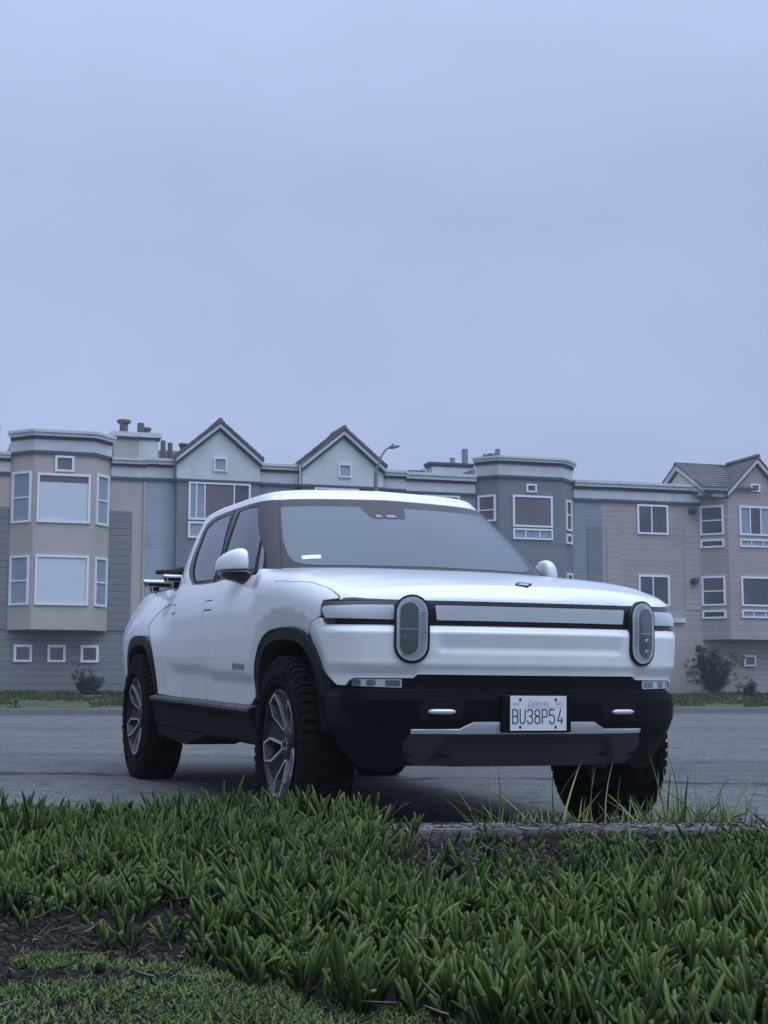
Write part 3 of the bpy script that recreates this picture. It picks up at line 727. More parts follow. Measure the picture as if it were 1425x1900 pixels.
# --- house 4: slate blue, tall angular bay
h = house('slate blue house with a tall angled bay, left of the mauve house', 18.4)
wallbox('wall', 13.902, 16.6, BACK, 0, ZB, 8.62, M['greyblue2'], h); wallbox('wall', 16.601, 20.36, BACK, -.05, ZB, 9.0, M['bluegrey'], h); wallbox('wall', 20.361, 21.54, BACK, 0, ZB, 8.62, M['greyblue2'], h)
cornice(h, [(13.902,0),(16.55,0)], 8.72, (.24,.09,.34,.09))
bay(h, 16.55, 17.17, 19.62, 20.38, .75, ZB+2.2, 9.1, M['bluegrey'])
cornice(h, [(16.55,0),(17.17,.75),(19.62,.75),(20.38,0)], 9.34, (.17,.11,.40,.10))
f = Pl(0, .75, 5, .75); f.n = (0, 1); l = Pl(16.55, 0, 17.17, .75); r = Pl(19.62, .75, 20.38, 0)
window(f, 18.22, 18.62, 8.08, 8.38, h, 'pane', fw=.06)
for dz in (0, -2.67):
    window(f, 17.69, 19.23, 6.82+dz, 7.96+dz, h, 'pane_warm', fw=.07); window(f, 17.69, 19.23, 6.37+dz, 6.76+dz, h, 'blind_grey', split=(18.17, 18.72), fw=.06)
    window(l, .12, l.L-.12, 7.0+dz, 7.96+dz, h, 'pane_warm', hs=(7.42+dz,), fw=.07)
    window(r, .34, r.L-.18, 6.78+dz, 7.90+dz, h, 'pane', hs=(7.36+dz,), fw=.07); window(r, .34, r.L-.18, 6.30+dz, 6.66+dz, h, 'pane', fw=.07)
window(g, 14.55, 15.95, 6.8, 7.94, h, 'pane_warm', split=(15.2,), fw=.07); window(g, 14.55, 15.95, 4.2, 5.3, h, 'pane', split=(15.2,), fw=.07)
wallbox('siding_panel', 20.94, 21.535, .002, .03, ZB, 7.03, M['bluegrey'], h)
cornice(h, [(20.42,0),(21.54,0)], 8.71, (.22,.11,.33,.11))
mb = MB(); mb.box((14.9, -4.2, 8.3), (15.6, -2.6, 9.15), xf=fac); mb.box((15.601, -4, 8.3), (17.2, -2, 9.38), xf=fac); mb.build('roof_box', M['white_trim'], h)
mb = MB(); strip(mb, [(15.55,-2.6),(15.55,-2),(17.25,-2)], 9.38, 9.46, .08, 0); strip(mb, [(14.85,-2.58),(15.5,-2.58)], 9.15, 9.2, .08, 0); mb.build('roof_box_cap', M['dark_trim'], h)
mb = MB(); strip(mb, [(15.55,-2.6),(15.55,-2),(17.25,-2)], 9.30, 9.379, .03, 0); mb.build('roof_box_band', M['dark_trim'], h)
flue(16.52, -2.3, 9.3, 9.70, .10, 0, h, 'flue_pale'); flue(17.02, -2.3, 9.3, 10.06, .12, 0, h, 'flue_pale'); flue(18.35, -2.3, 9.0, 10.12, .10, 0, h, 'flue_pale'); flue(18.10, -2.3, 9.0, 9.95, .11, 1, h, 'flue_pale'); flue(17.85, -2.3, 9.0, 9.9, .10, 0, h, 'flue_pale')
mb = MB(); mb.prism([(14.1, 8.3), (14.62, 8.3), (14.62, 8.92), (14.36, 9.08), (14.1, 8.92)], -3.4, -2.4, xf=lambda a, z, q: fac(a, q, z)); mb.build('roof_dormer', M['white_trim'], h)
adopt(h)
# --- house 5: mauve with a tiled gabled bay
h = house('mauve house with sliding windows and tiled roof over its bay, rightmost of the row', 25.0)
wallbox('wall', 21.542, 25.62, BACK, 0, ZB, 8.62, M['pink_sid'], h); wallbox('wall', 25.621, 29.62, BACK, -.05, ZB, 8.4, M['pink_sid'], h); wallbox('wall', 29.621, 36, BACK, 0, ZB, 8.62, M['pink_sid'], h); cornice(h, [(29.65,0),(36,0)], 8.72, (.22,.11,.33,.11))
for z0, z1 in ((6.80, 7.92), (4.14, 5.28)): window(g, 30.95, 32.23, z0, z1, h, 'pane', split=(31.6,), fw=.075)
cornice(h, [(21.542,0),(25.60,0)], 8.72, (.22,.11,.33,.11))
for a, b in ((21.72, 22.28), (24.92, 25.60)): wallbox('siding_panel', a, b, .002, .022, ZB+3.4, 7.04, M['pink_panel'], h)
for z0, z1 in ((6.80, 7.92), (4.14, 5.28)): window(g, 22.98, 24.26, z0, z1, h, 'pane', split=(23.58,), fw=.075)
D5 = .75; AL, FL = 25.62, 26.38; FR, AR = 28.85, 29.6
mb = MB(); mb.prism([(AL, -.05), (AR, -.05), (AR, 0), (FR, D5), (FL, D5), (AL, 0)], 2.90, 8.42, xf=fac); mb.build('bay', M['pink_sid'], h)
mb = MB(); mb.prism([(FL-.02, 8.421), (FR+.02, 8.421), (FR+.02, 8.46), ((FL+FR)/2, 9.62), (FL-.02, 8.46)], 0, D5, xf=lambda a, z, q: fac(a, q, z)); mb.build('gable_wall', M['pink_sid'], h)
am = (FL+FR)/2; s5 = (9.72-8.46)/(am-FL)
mb = MB()
for sg in (-1, 1):
    for (t0, t1, o_, mi_) in ((0, .16, .16, 0), (.161, .25, .07, 1)):
        P = lambda x, dr: (am+sg*x, 9.72-s5*x-dr)
        mb.prism([P(0, t0), P(am-FL+.05, t0), P(am-FL+.05, t1), P(0, t1)], D5+.001, D5+o_, mi_, xf=lambda a, z, q: fac(a, q, z))
strip(mb, [(25.30,.10),(FL+.0,.80)][0:2], 8.46, 8.60, .10, 0); strip(mb, [(25.30,.10),(FL,.80)], 8.36, 8.459, .05, 1)
mb.build('barge_board', [M['white_trim'], M['dark_trim']], h)
RD0 = -1.35
mb = MB(); n = 12
for sg in (-1, 1):
    w = am-FL+.12
    for i in range(n):
        x0, x1 = w*i/n, w*(i+1)/n+.02; q = [(am+sg*x0, 9.74-s5*x0), (am+sg*x1, 9.765-s5*x1), (am+sg*x1, 9.83-s5*x1), (am+sg*x0, 9.79-s5*x0)]
        mb.prism(q, RD0, D5+.20, xf=lambda a, z, q: fac(a, q, z))
mb.prism([(am-.1, 9.78), (am+.1, 9.78), (am+.06, 9.88), (am-.06, 9.88)], RD0, D5+.22, xf=lambda a, z, q: fac(a, q, z))
mb.build('tiled_roof', M['tile'], h)
# cross roof behind: ridge along the street, its gable end looking left
AX, RD, RZ = 25.42, -1.25, 9.66; sl = .535; XD = lambda q, z, a: fac(a, q, z)
mb = MB(); n = 11
for sg, wd in ((1, 2.12), (-1, 1.9)):
    for i in range(n):
        t0, t1 = wd*i/n, wd*(i+1)/n+.02
        mb.prism([(RD+sg*t0, RZ-sl*t0), (RD+sg*t1, RZ+.028-sl*t1), (RD+sg*t1, RZ+.085-sl*t1), (RD+sg*t0, RZ+.05-sl*t0)], AX-.14, am, xf=XD)
mb.prism([(RD-.09, RZ+.02), (RD+.09, RZ+.02), (RD+.05, RZ+.12), (RD-.05, RZ+.12)], AX-.16, am, xf=XD)
mb.build('tiled_roof', M['tile'], h)
mb = MB(); mb.prism([(RD-1.75, RZ-sl*1.75-.1), (RD-1.75, 8.3), (RD+1.9, 8.3), (RD+1.9, RZ-sl*1.9-.1), (RD, RZ-.02)], AX, AX+.15, xf=XD); mb.build('gable_wall', M['white_trim'], h)
mb = MB()
for (t0, t1, o_, mi_) in ((0, .17, .12, 0), (.171, .26, .05, 1)):
    for sg, wd in ((1, 2.05), (-1, 1.9)):
        mb.prism([(RD, RZ-t0), (RD+sg*wd, RZ-sl*wd-t0), (RD+sg*wd, RZ-sl*wd-t1), (RD, RZ-t1)], AX-o_, AX-.001, mi_, xf=XD)
strip(mb, [(AX-.10, RD+2.04), (FL-.04, RD+2.04)], 8.46, 8.60, .06, 0); strip(mb, [(AX-.05, RD+2.03), (FL-.04, RD+2.03)], 8.37, 8.459, .03, 1)
mb.build('barge_board', [M['white_trim'], M['dark_trim']], h)
mb = MB(); mb.prism([(AX+.05, .0), (FL+.02, .0), (FL+.02, RD+2.0), (AX+.35, RD+2.0)], 8.22, 8.37, xf=fac); mb.build('eaves_box', M['pink_sid'], h)
f = Pl(0, D5, 5, D5); f.n = (0, 1); l = Pl(AL, 0, FL, D5)
window(f, 27.36, 27.76, 8.47, 8.77, h, 'pane', fw=.06)
for dz in (0, -2.66):
    window(l, .0, l.L-.16, 6.82+dz, 7.93+dz, h, 'pane', hs=(7.37+dz,), fw=.075); window(l, .0, l.L-.16, 6.34+dz, 6.66+dz, h, 'pane', fw=.075)
    window(f, 26.84, 28.45, 6.80+dz, 7.91+dz, h, 'pane', fw=.07, split=(27.3,27.75), cols=['blind_grey','pane','blind_grey']) if dz == 0 else window(f, 26.84, 28.45, 6.80+dz, 7.91+dz, h, 'pane', fw=.07)
    window(f, 26.84, 28.45, 6.36+dz, 6.66+dz, h, 'blind_grey', split=(27.33, 27.82), fw=.06)
window(g, 27.31, 27.82, 1.92, 2.34, h, 'pane', fw=.07); window(g, 28.9, 29.4, 1.92, 2.34, h, 'pane', fw=.07)
wallbox('ledge', 23.2, 24.88, .002, .10, 3.52, 3.70, M['white_trim'], h)
for z in (7.73, 5.08):
    mb = MB(); mb.box((25.13, .001, z-.10), (25.22, .07, z+.10), xf=fac); mb.prism([(25.20, .06), (25.40, .06), (25.40, .24), (25.20, .24)], z-.02, z+.12, xf=fac); mb.prism([(25.23, .08), (25.37, .08), (25.37, .20), (25.23, .20)], z-.13, z-.021, xf=fac)
    mb.build('wall_lamp', M['lantern'], h, bevel=.01)
adopt(h)
# --- street lamp
LP = (-.21, 44.6)
e = empty('street_lamp', (LP[0], LP[1], .40)); tag(e, 'tall grey street lamp with a curved arm rising in front of the right gable', 'street lamp')
LX, LY = LP
mb = MB(); mb.tube([(LX-.03, LY, .4), (LX-.03, LY, 3.5), (LX-.03, LY, 7.22)], [.085, .072, .060], 12); mb.tube([(LX-.03, LY, .4), (LX-.03, LY, .75)], [.13, .11], 12); mb.build('pole', M['lamp_pole'], e, auto=40)
mb = MB(); mb.tube([(LX-.03, LY, 7.15), (LX-.025, LY, 7.35), (LX+.03, LY, 7.46), (LX+.08, LY, 7.60), (LX+.145, LY, 7.77), (LX+.225, LY, 7.90), (LX+.30, LY, 7.98), (LX+.38, LY, 8.01)], [.056,.046,.036,.030,.028,.027,.026,.025], 10); mb.build('arm', M['lamp_pole'], e, auto=40)
mb = MB(); c = (LX+.37, LY, 8.01); k = .72
P8 = lambda a, b, z: (c[0]+a*k, c[1]+b, c[2]+z*k)
mb.add([P8(*v) for v in [(-.03,-.05,-.04),(-.03,.05,-.04),(-.03,.05,.05),(-.03,-.05,.05),(.16,-.10,-.045),(.16,.10,-.045),(.16,.10,.08),(.16,-.10,.08),(.42,-.06,.045),(.42,.06,.045),(.42,.06,.085),(.42,-.06,.085)]],
       [(0,1,2,3),(0,4,5,1),(1,5,6,2),(2,6,7,3),(3,7,4,0),(4,8,9,5),(5,9,10,6),(6,10,11,7),(7,11,8,4),(8,11,10,9)])
mb.build('lamp_head', M['lamp_pole'], e, bevel=.012); mb = MB(); mb.tube([(c[0]+.09,c[1],c[2]+.05),(c[0]+.09,c[1],c[2]+.11)], [.035,.03], 8); mb.build('photocell', M['lantern'], e)
adopt(e)
# ------------------------------------------------------------------ the pickup truck
truck = empty('pickup_truck'); truck.matrix_world = CM
tag(truck, 'white electric pickup truck with tall oval headlights parked facing the kerb', 'pickup truck')
PAINT = M['paint']; G = .0035
def arc(sc_, a, b, z0, z1, n=30, top=None):
    """arch curve from front foot (height z0) over the top to rear foot (height z1); s grows rearwards"""
    P = []
    t0 = math.asin(min(1, max(-1, (z0-.42)/b))) if z0 > .42 else 0; t1 = math.asin((z1-.42)/b) if z1 > .42 else 0
    for i in range(n+1):
        t = t0+(math.pi-t1-t0)*i/n; c, s_ = math.cos(t), math.sin(t)
        P.append((sc_-a*math.copysign(abs(c)**(2/3), c), .42+b*abs(s_)**(2/3)))
    return P
AF = arc(S_F, .53, .576, .729, .60); AR_ = arc(S_R, .53, .566, .60, .60)
phT = [(.945,.62),(.974,.76),(1.022,.96),(1.123,1.11),(1.304,1.05),(1.573,.77),(1.77,.66),(1.80,.66)]
phs, phv = zip(*phT)
def w_shut(s, d=0.): z0, r = shoulder(s); return float(z0+r*np.interp(s, phs, phv)+d)
def w_phi(s, ph): z0, r = shoulder(s); return float(z0+r*ph)
def w_z(s, z): z0, r = shoulder(abs(s)); return float(z if z < z0 else z0+r*math.asin(min(1, (z-z0)/r)))
for sg, nm in ((1, 0), (-1, 1)):
    mm = (lambda P: P) if sg == 1 else mir
    # fender
    shut = [(1.10, 1.045), (1.186, 1.023), (1.255, .985)]
    ia = [p for p in AF if p[0] > 1.275 or p[1] > .97]
    poly = [(1.108, 1.116)]
    poly = [(.962, w_z(.962, 1.117))]+[(s, w_shut(s, -G)) for s in (.974, .99, 1.0, 1.02, 1.05, 1.09, 1.14, 1.2, 1.31, 1.4, 1.48, 1.57, 1.67, 1.795)]
    poly += [(1.797, w_phi(1.8, 1.57)+.09), (2.245-G, w_phi(2.24, 1.57)+.02), (2.245-G, .80), (2.262-G, .592)]
    rear = [p for p in AF if p[0] > S_F-.36][::-1]
    rear = [p for p in AF[::-1] if p[0] > 1.262]
    poly += rear+[(1.255, .985+G), (1.186, 1.026), (1.128, 1.042), (1.112, 1.05), (1.108, w_z(1.108, 1.116))]
    patch('front_fender', mm(poly), body2, PAINT, truck, step=.028)
    # doors
    fd = patch('front_door', mm(rnd([(2.245+G, 1.291), (2.245+G, .80), (2.262+G, .592), (3.19-G, .590), (3.17-G, .75), (3.165-G, 1.291)], [0,.02,.03,.03,.05,0])), body, PAINT, truck, step=.03)
    rd = patch('rear_door', mm(rnd([(3.165+G, 1.291), (3.17+G, .75), (3.19+G, .590), (3.955-G, .590), (3.955-G, .95), (4.02-G, 1.12), (4.10-G, 1.291)], [0,.05,.03,.03,.1,.1,0])), body, PAINT, truck, step=.03)
    arR = [p for p in AR_]
    bs = [(4.10+G, 1.291), (4.02+G, 1.12), (3.955+G, .95), (3.955+G, .592), (AR_[0][0], .60)]+arR[1:]+[(5.62, .56), (6.0, .56), (6.35, .60), (6.60, .70), (6.60, 1.24), (6.35, 1.285), (5.9, 1.302), (4.70, 1.305), (4.30, 1.297)]
    patch('bed_side', mm(bs), body, PAINT, truck, step=.032, th=.03)
    # tunnel door outline: a thin groove on the bed side
    gl = [(4.06, 1.186), (4.32, 1.181), (4.50, 1.170), (4.62, 1.135), (4.70, 1.085), (4.76, 1.02)]
    patch('panel_seam', mm([(a, b) for a, b in gl]+[(a-.002, b-.006) for a, b in gl[::-1]]), body, M['gap'], truck, step=.03, th=0, off=.0015)
    # flush handles
    for (par, a, b) in ((fd, 2.965, 3.165-.02), (rd, 3.87, 3.99)):
        q = rnd([(a, 1.168), (b, 1.170), (b-.005, 1.122), (a, 1.122)], .008)
        patch('door_handle', mm(q), body, [PAINT], par, step=.03, off=.004, th=.004)
        for zz in (1.1705, 1.1165): patch('handle_gap', mm([(a+.01, zz), (b-.01, zz), (b-.01, zz+.006), (a+.01, zz+.006)]), body, M['gap'], par, step=.05, th=0, off=.0015)
    # arch trims
    for sc_, b, z0, z1, lo in ((S_F, .576, .60, .55, 0), (S_R, .566, .50, .50, 0)):
        o_ = arc(sc_, .534, b+.004, z0, z1, 40); i_ = arc(sc_, .478, b-.058, z0, z1, 40)
        t = patch('arch_trim', mm(o_+i_[::-1]), body, M['trim_grey'], truck, step=.02, th=.095, off=.022, lip=-.0)
    # a small side reflector let into the front arch trim
    t = patch('side_reflector', mm([(1.158, .80), (1.172, .802), (1.20, .875), (1.187, .885)]), body, mat('reflector amber green', (.11,.12,.06), .3, .5) if sg == 1 else bpy.data.materials['reflector amber green'], truck, step=.02, th=.004, off=.013)
    # sill
    mb = MB(); pr = [(.90, .61), (.952, .585), (.982, .578), (.990, .552), (.962, .515), (.945, .40), (.925, .382), (.70, .36), (.70, .60)]
    mb.prism([(y*sg, z) for y, z in pr], -2.93, -.52, xf=lambda y, z, x: (x, y, z))
    pr2 = [(.93, .40), (.93, .30), (.60, .29), (.60, .40)]
    mb.add([(-1.60, .93*sg, .385), (-2.15, .93*sg, .30), (-2.95, .93*sg, .33), (-2.95, .93*sg, .45), (-1.60, .93*sg, .45), (-1.60, .6*sg, .385), (-2.15, .6*sg, .30), (-2.95, .6*sg, .33), (-2.95, .6*sg, .45), (-1.60, .6*sg, .45)],
           [(0,1,2,3,4), (5,6,7,8,9), (0,1,6,5), (1,2,7,6), (2,3,8,7), (3,4,9,8), (4,0,5,9)])
    ss_ = mb.build('side_sill', M['sill'], truck, bevel=.008)
    mb = MB()
    for xa, xb in ((-2.92, -2.02), (-2.01, -1.12), (-1.11, -.53)): mb.prism([(.93*sg, .592), (.955*sg, .590), (.993*sg, .580), (.994*sg, .560), (.95*sg, .560)], xa, xb, xf=lambda y, z, x: (x, y, z))
    mb.build('sill_step', M['ledge'], ss_, bevel=.003)
    # wheel housings
    for xc, nmx in ((0, 0), (-3.45, 1)):
        mb = MB(); n = 20; R0 = .515
        V = []
        for i in range(n+1):
            t = math.pi*(.06+.90*i/n); V += [(xc+R0*math.cos(t), .50*sg, .42+R0*math.sin(t)), (xc+R0*math.cos(t), .93*sg, .42+R0*math.sin(t))]
        mb.add(V, [(2*i, 2*i+2, 2*i+3, 2*i+1) for i in range(n)]); mb.add([V[2*i] for i in range(n+1)], [tuple(range(n+1))])
        mb.build('wheel_housing', M['under'], truck, fix=False)
# front panel below the light bar
half = [(.0, 1.003), (1.085, 1.003), (1.098, 1.018), (1.103, 1.036), (1.125, 1.036), (1.186, 1.020), (1.25, .983-G)]
fa = [p for p in AF if p[0] < 1.252]
half += fa[::-1]+[(.988, .726), (.937, .725), (.918, .747), (.886, .760), (.594, .762), (.575, .779), (.0, .784)]
poly = half[1:-1]+[(-a, b) for a, b in half[1:-1]][::-1]
patch('front_panel', poly, body, PAINT, truck, step=.025, th=.03)
# light bar
ends = [(1.098, 1.113), (1.106, 1.10), (1.104, 1.075), (1.072, 1.024), (1.045, 1.0065)]
poly = ends+[(-a, b) for a, b in ends][::-1]
lb = patch('light_bar', poly, body, M['gloss_black'], truck, step=.025, th=.02, off=.0)
mid = rnd([(.497, 1.096), (.490, 1.028), (-.490, 1.028), (-.497, 1.096)], .006)
patch('lens', mid, body, M['bar_lens'], lb, step=.03, th=.003, off=.004)
for f_ in (lambda P: P, mir):
    patch('lens', f_(rnd([(.690, 1.095), (1.082, 1.090), (1.091, 1.074), (1.058, 1.034), (.690, 1.028)], .01)), body, M['bar_lens'], lb, step=.03, th=.003, off=.004)
def stad(cs, cz, hw, hh, n=14):
    P = []
    for i in range(n+1): t = math.pi*i/n; P.append((cs+hw*math.cos(t), cz+hh-hw+hw*math.sin(t)))
    for i in range(n+1): t = math.pi+math.pi*i/n; P.append((cs+hw*math.cos(t), cz-hh+hw+hw*math.sin(t)))
    return P
def hl_surf(s, z):
    """the headlight stands slightly proud and is smooth over the hood edge"""
    x, y, nx, ny = outl(s); i = -.008+.004*((np.asarray(z, float)-.99)/.15)**2
    return np.stack([x-nx*i, y-ny*i, np.asarray(z, float)+0*i], -1)
for sg in (1, -1):
    f_ = (lambda P: P) if sg == 1 else mir
    hp = patch('headlight', f_(stad(.607, .986, .082, .158)), hl_surf, M['gloss_black'], truck, step=.015, th=.06)
    patch('reflector_ring', f_(stad(.607, .987, .0705, .146)), hl_surf, M['lamp_lens'], hp, step=.015, th=.003, off=.004)
    inner = patch('lens', f_(stad(.620, .990, .042, .117)), hl_surf, M['lamp_dark'], hp, step=.012, th=.002, off=.0075)
    # inner lamp units
    for zz, rr_ in ((.945, .017), (.893, .017)):
        ring = [(.632+rr_*math.cos(t), zz+rr_*math.sin(t)) for t in [2*math.pi*k/18 for k in range(18)]]
        patch('projector', f_(ring), hl_surf, M['chrome'], hp, step=.006, th=.004, off=.010)
        ring = [(.630+rr_*.72*math.cos(t), zz-.003+rr_*.72*math.sin(t)) for t in [2*math.pi*k/16 for k in range(16)]]
        patch('projector_glass', f_(ring), hl_surf, M['lamp_dark'], hp, step=.006, th=.003, off=.0125)
    patch('divider', f_([(.580, .984), (.660, .984), (.660, .987), (.580, .987)]), hl_surf, M['lamp_lens'], hp, step=.02, th=.001, off=.009)
    mb = MB()
    def rib(a0, z0, a1, z1, w=.0011):
        L_ = math.hypot(a1-a0, z1-z0); dx, dz = -(z1-z0)/L_*w, (a1-a0)/L_*w
        q = np.array([(a0-dx, z0-dz), (a0+dx, z0+dz), (a1+dx, z1+dz), (a1-dx, z1-dz)]); P = hl_surf(q[:,0]*sg, q[:,1]); x, y, nx, ny = outl(q[:,0]*sg)
        P[:,0] += nx*.0052; P[:,1] += ny*.0052; mb.add(P, [(0,1,2,3)])
    for k in range(22): z = .925+.135*k/21; rib(.543, z, .573, z)
    for k in range(14):
        t = math.pi+math.pi*.75*k/13; c, s_ = math.cos(t), math.sin(t); rib(.607+.062*c, .913+.062*s_, .613+.045*c, .915+.045*s_)
    for k in range(8):
        t = math.pi-math.pi*.5*k/7; c, s_ = math.cos(t), math.sin(t); rib(.607+.062*c, 1.063+.062*s_, .613+.045*c, 1.062+.045*s_)
    mb.build('ribs', M['rib'], hp, fix=False)
# hood: shoulder strip + top sheet in one mesh
PH2 = 1.318
ss = list(np.linspace(-.945, .945, 40)); sr = [(s) for s in (.974, .99, 1.0, 1.02, 1.05, 1.09, 1.14, 1.2, 1.31, 1.4, 1.48, 1.57, 1.67, 1.795)]
low = [(s, w_z(s, 1.1165)) for s in ss]; hi = lambda s: (s, w_phi(abs(s), PH2))
lowR = [(s, w_shut(s, G)) for s in sr]
strip_poly = [(-a, b) for a, b in lowR[::-1]]+low+lowR+[hi(s) for s in list(np.linspace(1.795, -1.795, 90))]
r1 = raw(strip_poly, body2, step=.014, th=.02)
def ringpt(s):
    x, y, nx, ny = outl(np.array(s)); z0, r = shoulder(np.array(s)); e = r*.75; return (float(x-nx*e), float(y-ny*e))
hoodp = [ringpt(s) for s in np.linspace(-1.795, 1.795, 90)]+[(-.60, .80), (-.565, .72), (-.50, .55), (-.46, .30), (-.45, 0), (-.46, -.30), (-.50, -.55), (-.565, -.72), (-.60, -.80)]
r2 = raw(hoodp, top, step=.03, th=.0)
hood = sheets('hood', [r1, r2], PAINT, truck)
# badge on the hood: a lozenge ring with a small mark
bp_ = lambda a, b: top(a, b)
oc = rnd([(.818, -.018), (.766, -.060), (.662, .008), (.714, .056)], .014); cA, cB = .740, -.003; icn = [(cA+(q-cA)*.80, cB+(b-cB)*.80) for q, b in oc]
bd_ = patch('badge', oc, bp_, M['gap'], hood, step=.02, th=.006, off=.006, holes=[icn])
patch('badge_face', icn, bp_, PAINT, bd_, step=.02, th=.004, off=.005)
patch('badge_mark', [(.735, -.030), (.722, -.030), (.712, -.004), (.724, .006), (.700, .030), (.712, .036), (.742, .006), (.726, -.006)], bp_, M['ink_soft'], bd_, step=.02, th=.0, off=.007)
# greenhouse
blk = [(4.135, -.03), (5.1, -.03), (6.3, -.02), (7.46, -.01), (8.45, .0), (8.62, .02), (8.76, .05), (9.13, .13), (9.5, .23), (9.66, .32), (9.76, .46), (9.80, .60), (9.90, .74), (9.88, .83), (9.65, .885), (9.16, .917), (8.40, .930), (7.6, .933), (6.6, .934), (5.64, .932), (4.9, .93), (4.135, .925)]
SU = .26; SV = .52
ghc = (-1.95, 0, 1.2)
for sg in (1, -1):
    f_ = (lambda P: P) if sg == 1 else mir
    k = dict(su=SU, sv=SV, center=ghc)
    ws = patch('window_surround', f_(blk), gh, M['pillar'], truck, step=.03, th=.01, **k)
    K2 = dict(k, step=.03, th=.002)
    patch('window_seal', f_(rnd([(8.36, .022), (8.56, .045), (8.90, .15), (9.18, .30), (9.32, .44), (9.40, .60), (9.50, .74), (9.47, .79), (9.30, .83), (8.82, .885), (7.84, .89), (7.84, .872), (8.6, .855), (7.46, .03)], .0)), gh, M['gap'], ws, off=.001, **K2)
    patch('side_window', f_([(7.50, .035), (8.34, .045), (8.44, .062), (8.74, .17), (8.95, .32), (9.06, .46), (9.12, .60), (9.22, .72), (9.22, .76), (9.08, .79), (8.80, .845), (8.4, .862), (7.88, .872), (7.52, .42)]), gh, M['side_glass'], ws, off=.0025, **K2)
    patch('window_seal', f_([(6.95, .03), (7.36, .03), (7.345, .42), (7.36, .885), (6.55, .892), (5.80, .882), (5.80, .868), (6.6, .872), (7.20, .865), (7.18, .42)]), gh, M['gap'], ws, off=.001, **K2)
    patch('side_window', f_([(5.58, .03), (7.16, .03), (7.16, .42), (7.19, .868), (6.55, .875), (5.86, .862), (5.60, .62), (5.30, .44)]), gh, M['side_glass'], ws, off=.0025, **K2)
    patch('window_divider', f_([(5.36, .03), (5.56, .03), (5.28, .43), (5.16, .39)]), gh, M['gap'], ws, off=.003, **K2)
    patch('quarter_window', f_([(5.34, .03), (5.14, .36), (5.02, .30), (4.98, .20), (5.06, .06), (5.14, .03)]), gh, M['side_glass'], ws, off=.003, **K2)
    patch('quarter_seal', f_([(5.12, .03), (5.03, .08), (4.97, .20), (5.0, .30), (4.93, .26), (4.86, .03)]), gh, M['gap'], ws, off=.004, **K2)
    pl_ = [(7.40, -.005), (7.435, -.005), (7.49, .42), (7.73, .90), (7.74, .93), (7.71, .93), (7.45, .42)]
    patch('door_gap', f_(pl_), gh, M['gap'], ws, off=.002, **K2)
    # white cab side: roof rail and rear pillar in one pressing
    g_ = .012
    inner_ = [(a, b) for a, b in blk[4:]]
    edge = [(8.47, -.005), (8.66, .012), (8.80, .045), (9.17, .125), (9.54, .225), (9.70, .32), (9.80, .46), (9.84, .60), (9.945, .745), (9.92, .845), (9.67, .898), (9.17, .929), (8.40, .942), (7.6, .945), (6.6, .946), (5.64, .944), (4.9, .942), (4.14, .937)]
    cs_ = [(8.47, -.06)]+edge+[(4.14, 1.0), (6, 1.0), (8, 1.0), (10, 1.0), (12.2, 1.0), (12.2, -.25), (8.47, -.25)]
    patch('cab_side', f_(cs_), gh, PAINT, truck, step=.02, th=.015, **k)
    patch('cab_back', f_([(12.2, -.25), (12.2, 1.0), (15.0, 1.0), (15.0, -.25)]), gh, PAINT, truck, step=.03, th=.0, holes=[f_([(12.9, .08), (12.9, .85), (14.99, .85), (14.99, .08)])], **k)
    patch('rear_window', f_([(12.9, .08), (12.9, .85), (15.0, .85), (15.0, .08)]), gh, M['side_glass'], truck, step=.05, th=.0, off=-.004, **k)
k = dict(su=SU, sv=SV, center=ghc)
wsf = patch('windscreen', [(-4.115, -.03), (4.115, -.03), (4.115, .922), (-4.115, .922)], gh, M['pillar'], truck, step=.03, th=.01, **k)
gl = [(-4.14+.09, .825), (-3.3, .824), (-.95, .820), (-.76, .672), (-.68, .655), (.10, .655), (.20, .672), (.36, .818), (3.3, .826), (3.99, .83), (3.93, .47), (3.75, .26), (3.48, .13), (3.0, .058), (2.6, .045), (0, .040), (-2.6, .045), (-3.1, .058), (-3.52, .10), (-3.80, .20), (-3.97, .40)]
gw = patch('glass', gl, gh, M['ws_glass'], wsf, step=.03, th=.001, off=.0015, **k)
patch('sticker', [(-3.22, .165), (-2.56, .172), (-2.57, .125), (-3.19, .118)], gh, M['sticker'], gw, step=.03, th=.0, off=.003, **k)
for a, b in ((-.62, -.42), (-.32, -.02)):
    patch('sensor', rnd([(a, .675), (a+.04, .715), (b-.04, .715), (b, .675)], .02), gh, M['ink_soft'], wsf, step=.03, th=.0, off=.003, **k)
patch('roof_header', [(-4.105, .934), (4.105, .934), (4.105, 1.0), (-4.105, 1.0)], gh, PAINT, truck, step=.02, th=.012, **k)
# wipers parked at the base
for y0, y1 in ((.62, .02), (-.05, -.62)):
    pass
# roof cap
us = np.concatenate([np.linspace(-15, 15, 181)]); vs = [0, .01, .02, .035, .05, .07, .10, .2, .4, .7, 1.0]
V = []; ring = gh(us, np.ones(len(us)))
for j, v in enumerate(vs):
    for i in range(len(us)):
        P = ring[i]; cx = min(max(P[0], -2.5), -1.55); c = np.array([cx, 0]); d = c-P[:2]; L_ = np.hypot(*d); e = v*min(L_, .8)
        q = P[:2]+d/L_*(L_*v if v > .1 else min(L_, .62)*v)
        e_ = np.hypot(*(q-P[:2])); V.append((q[0], q[1], P[2]+.030*(1-math.exp(-e_/.022))+.018*(1-(1-min(e_/.62, 1))**2)*1.0))
n = len(us); F = [(j*n+i, j*n+i+1, (j+1)*n+i+1, (j+1)*n+i) for j in range(len(vs)-1) for i in range(n-1)]
rf = mesh('roof', V, F, PAINT, truck, smooth=True)
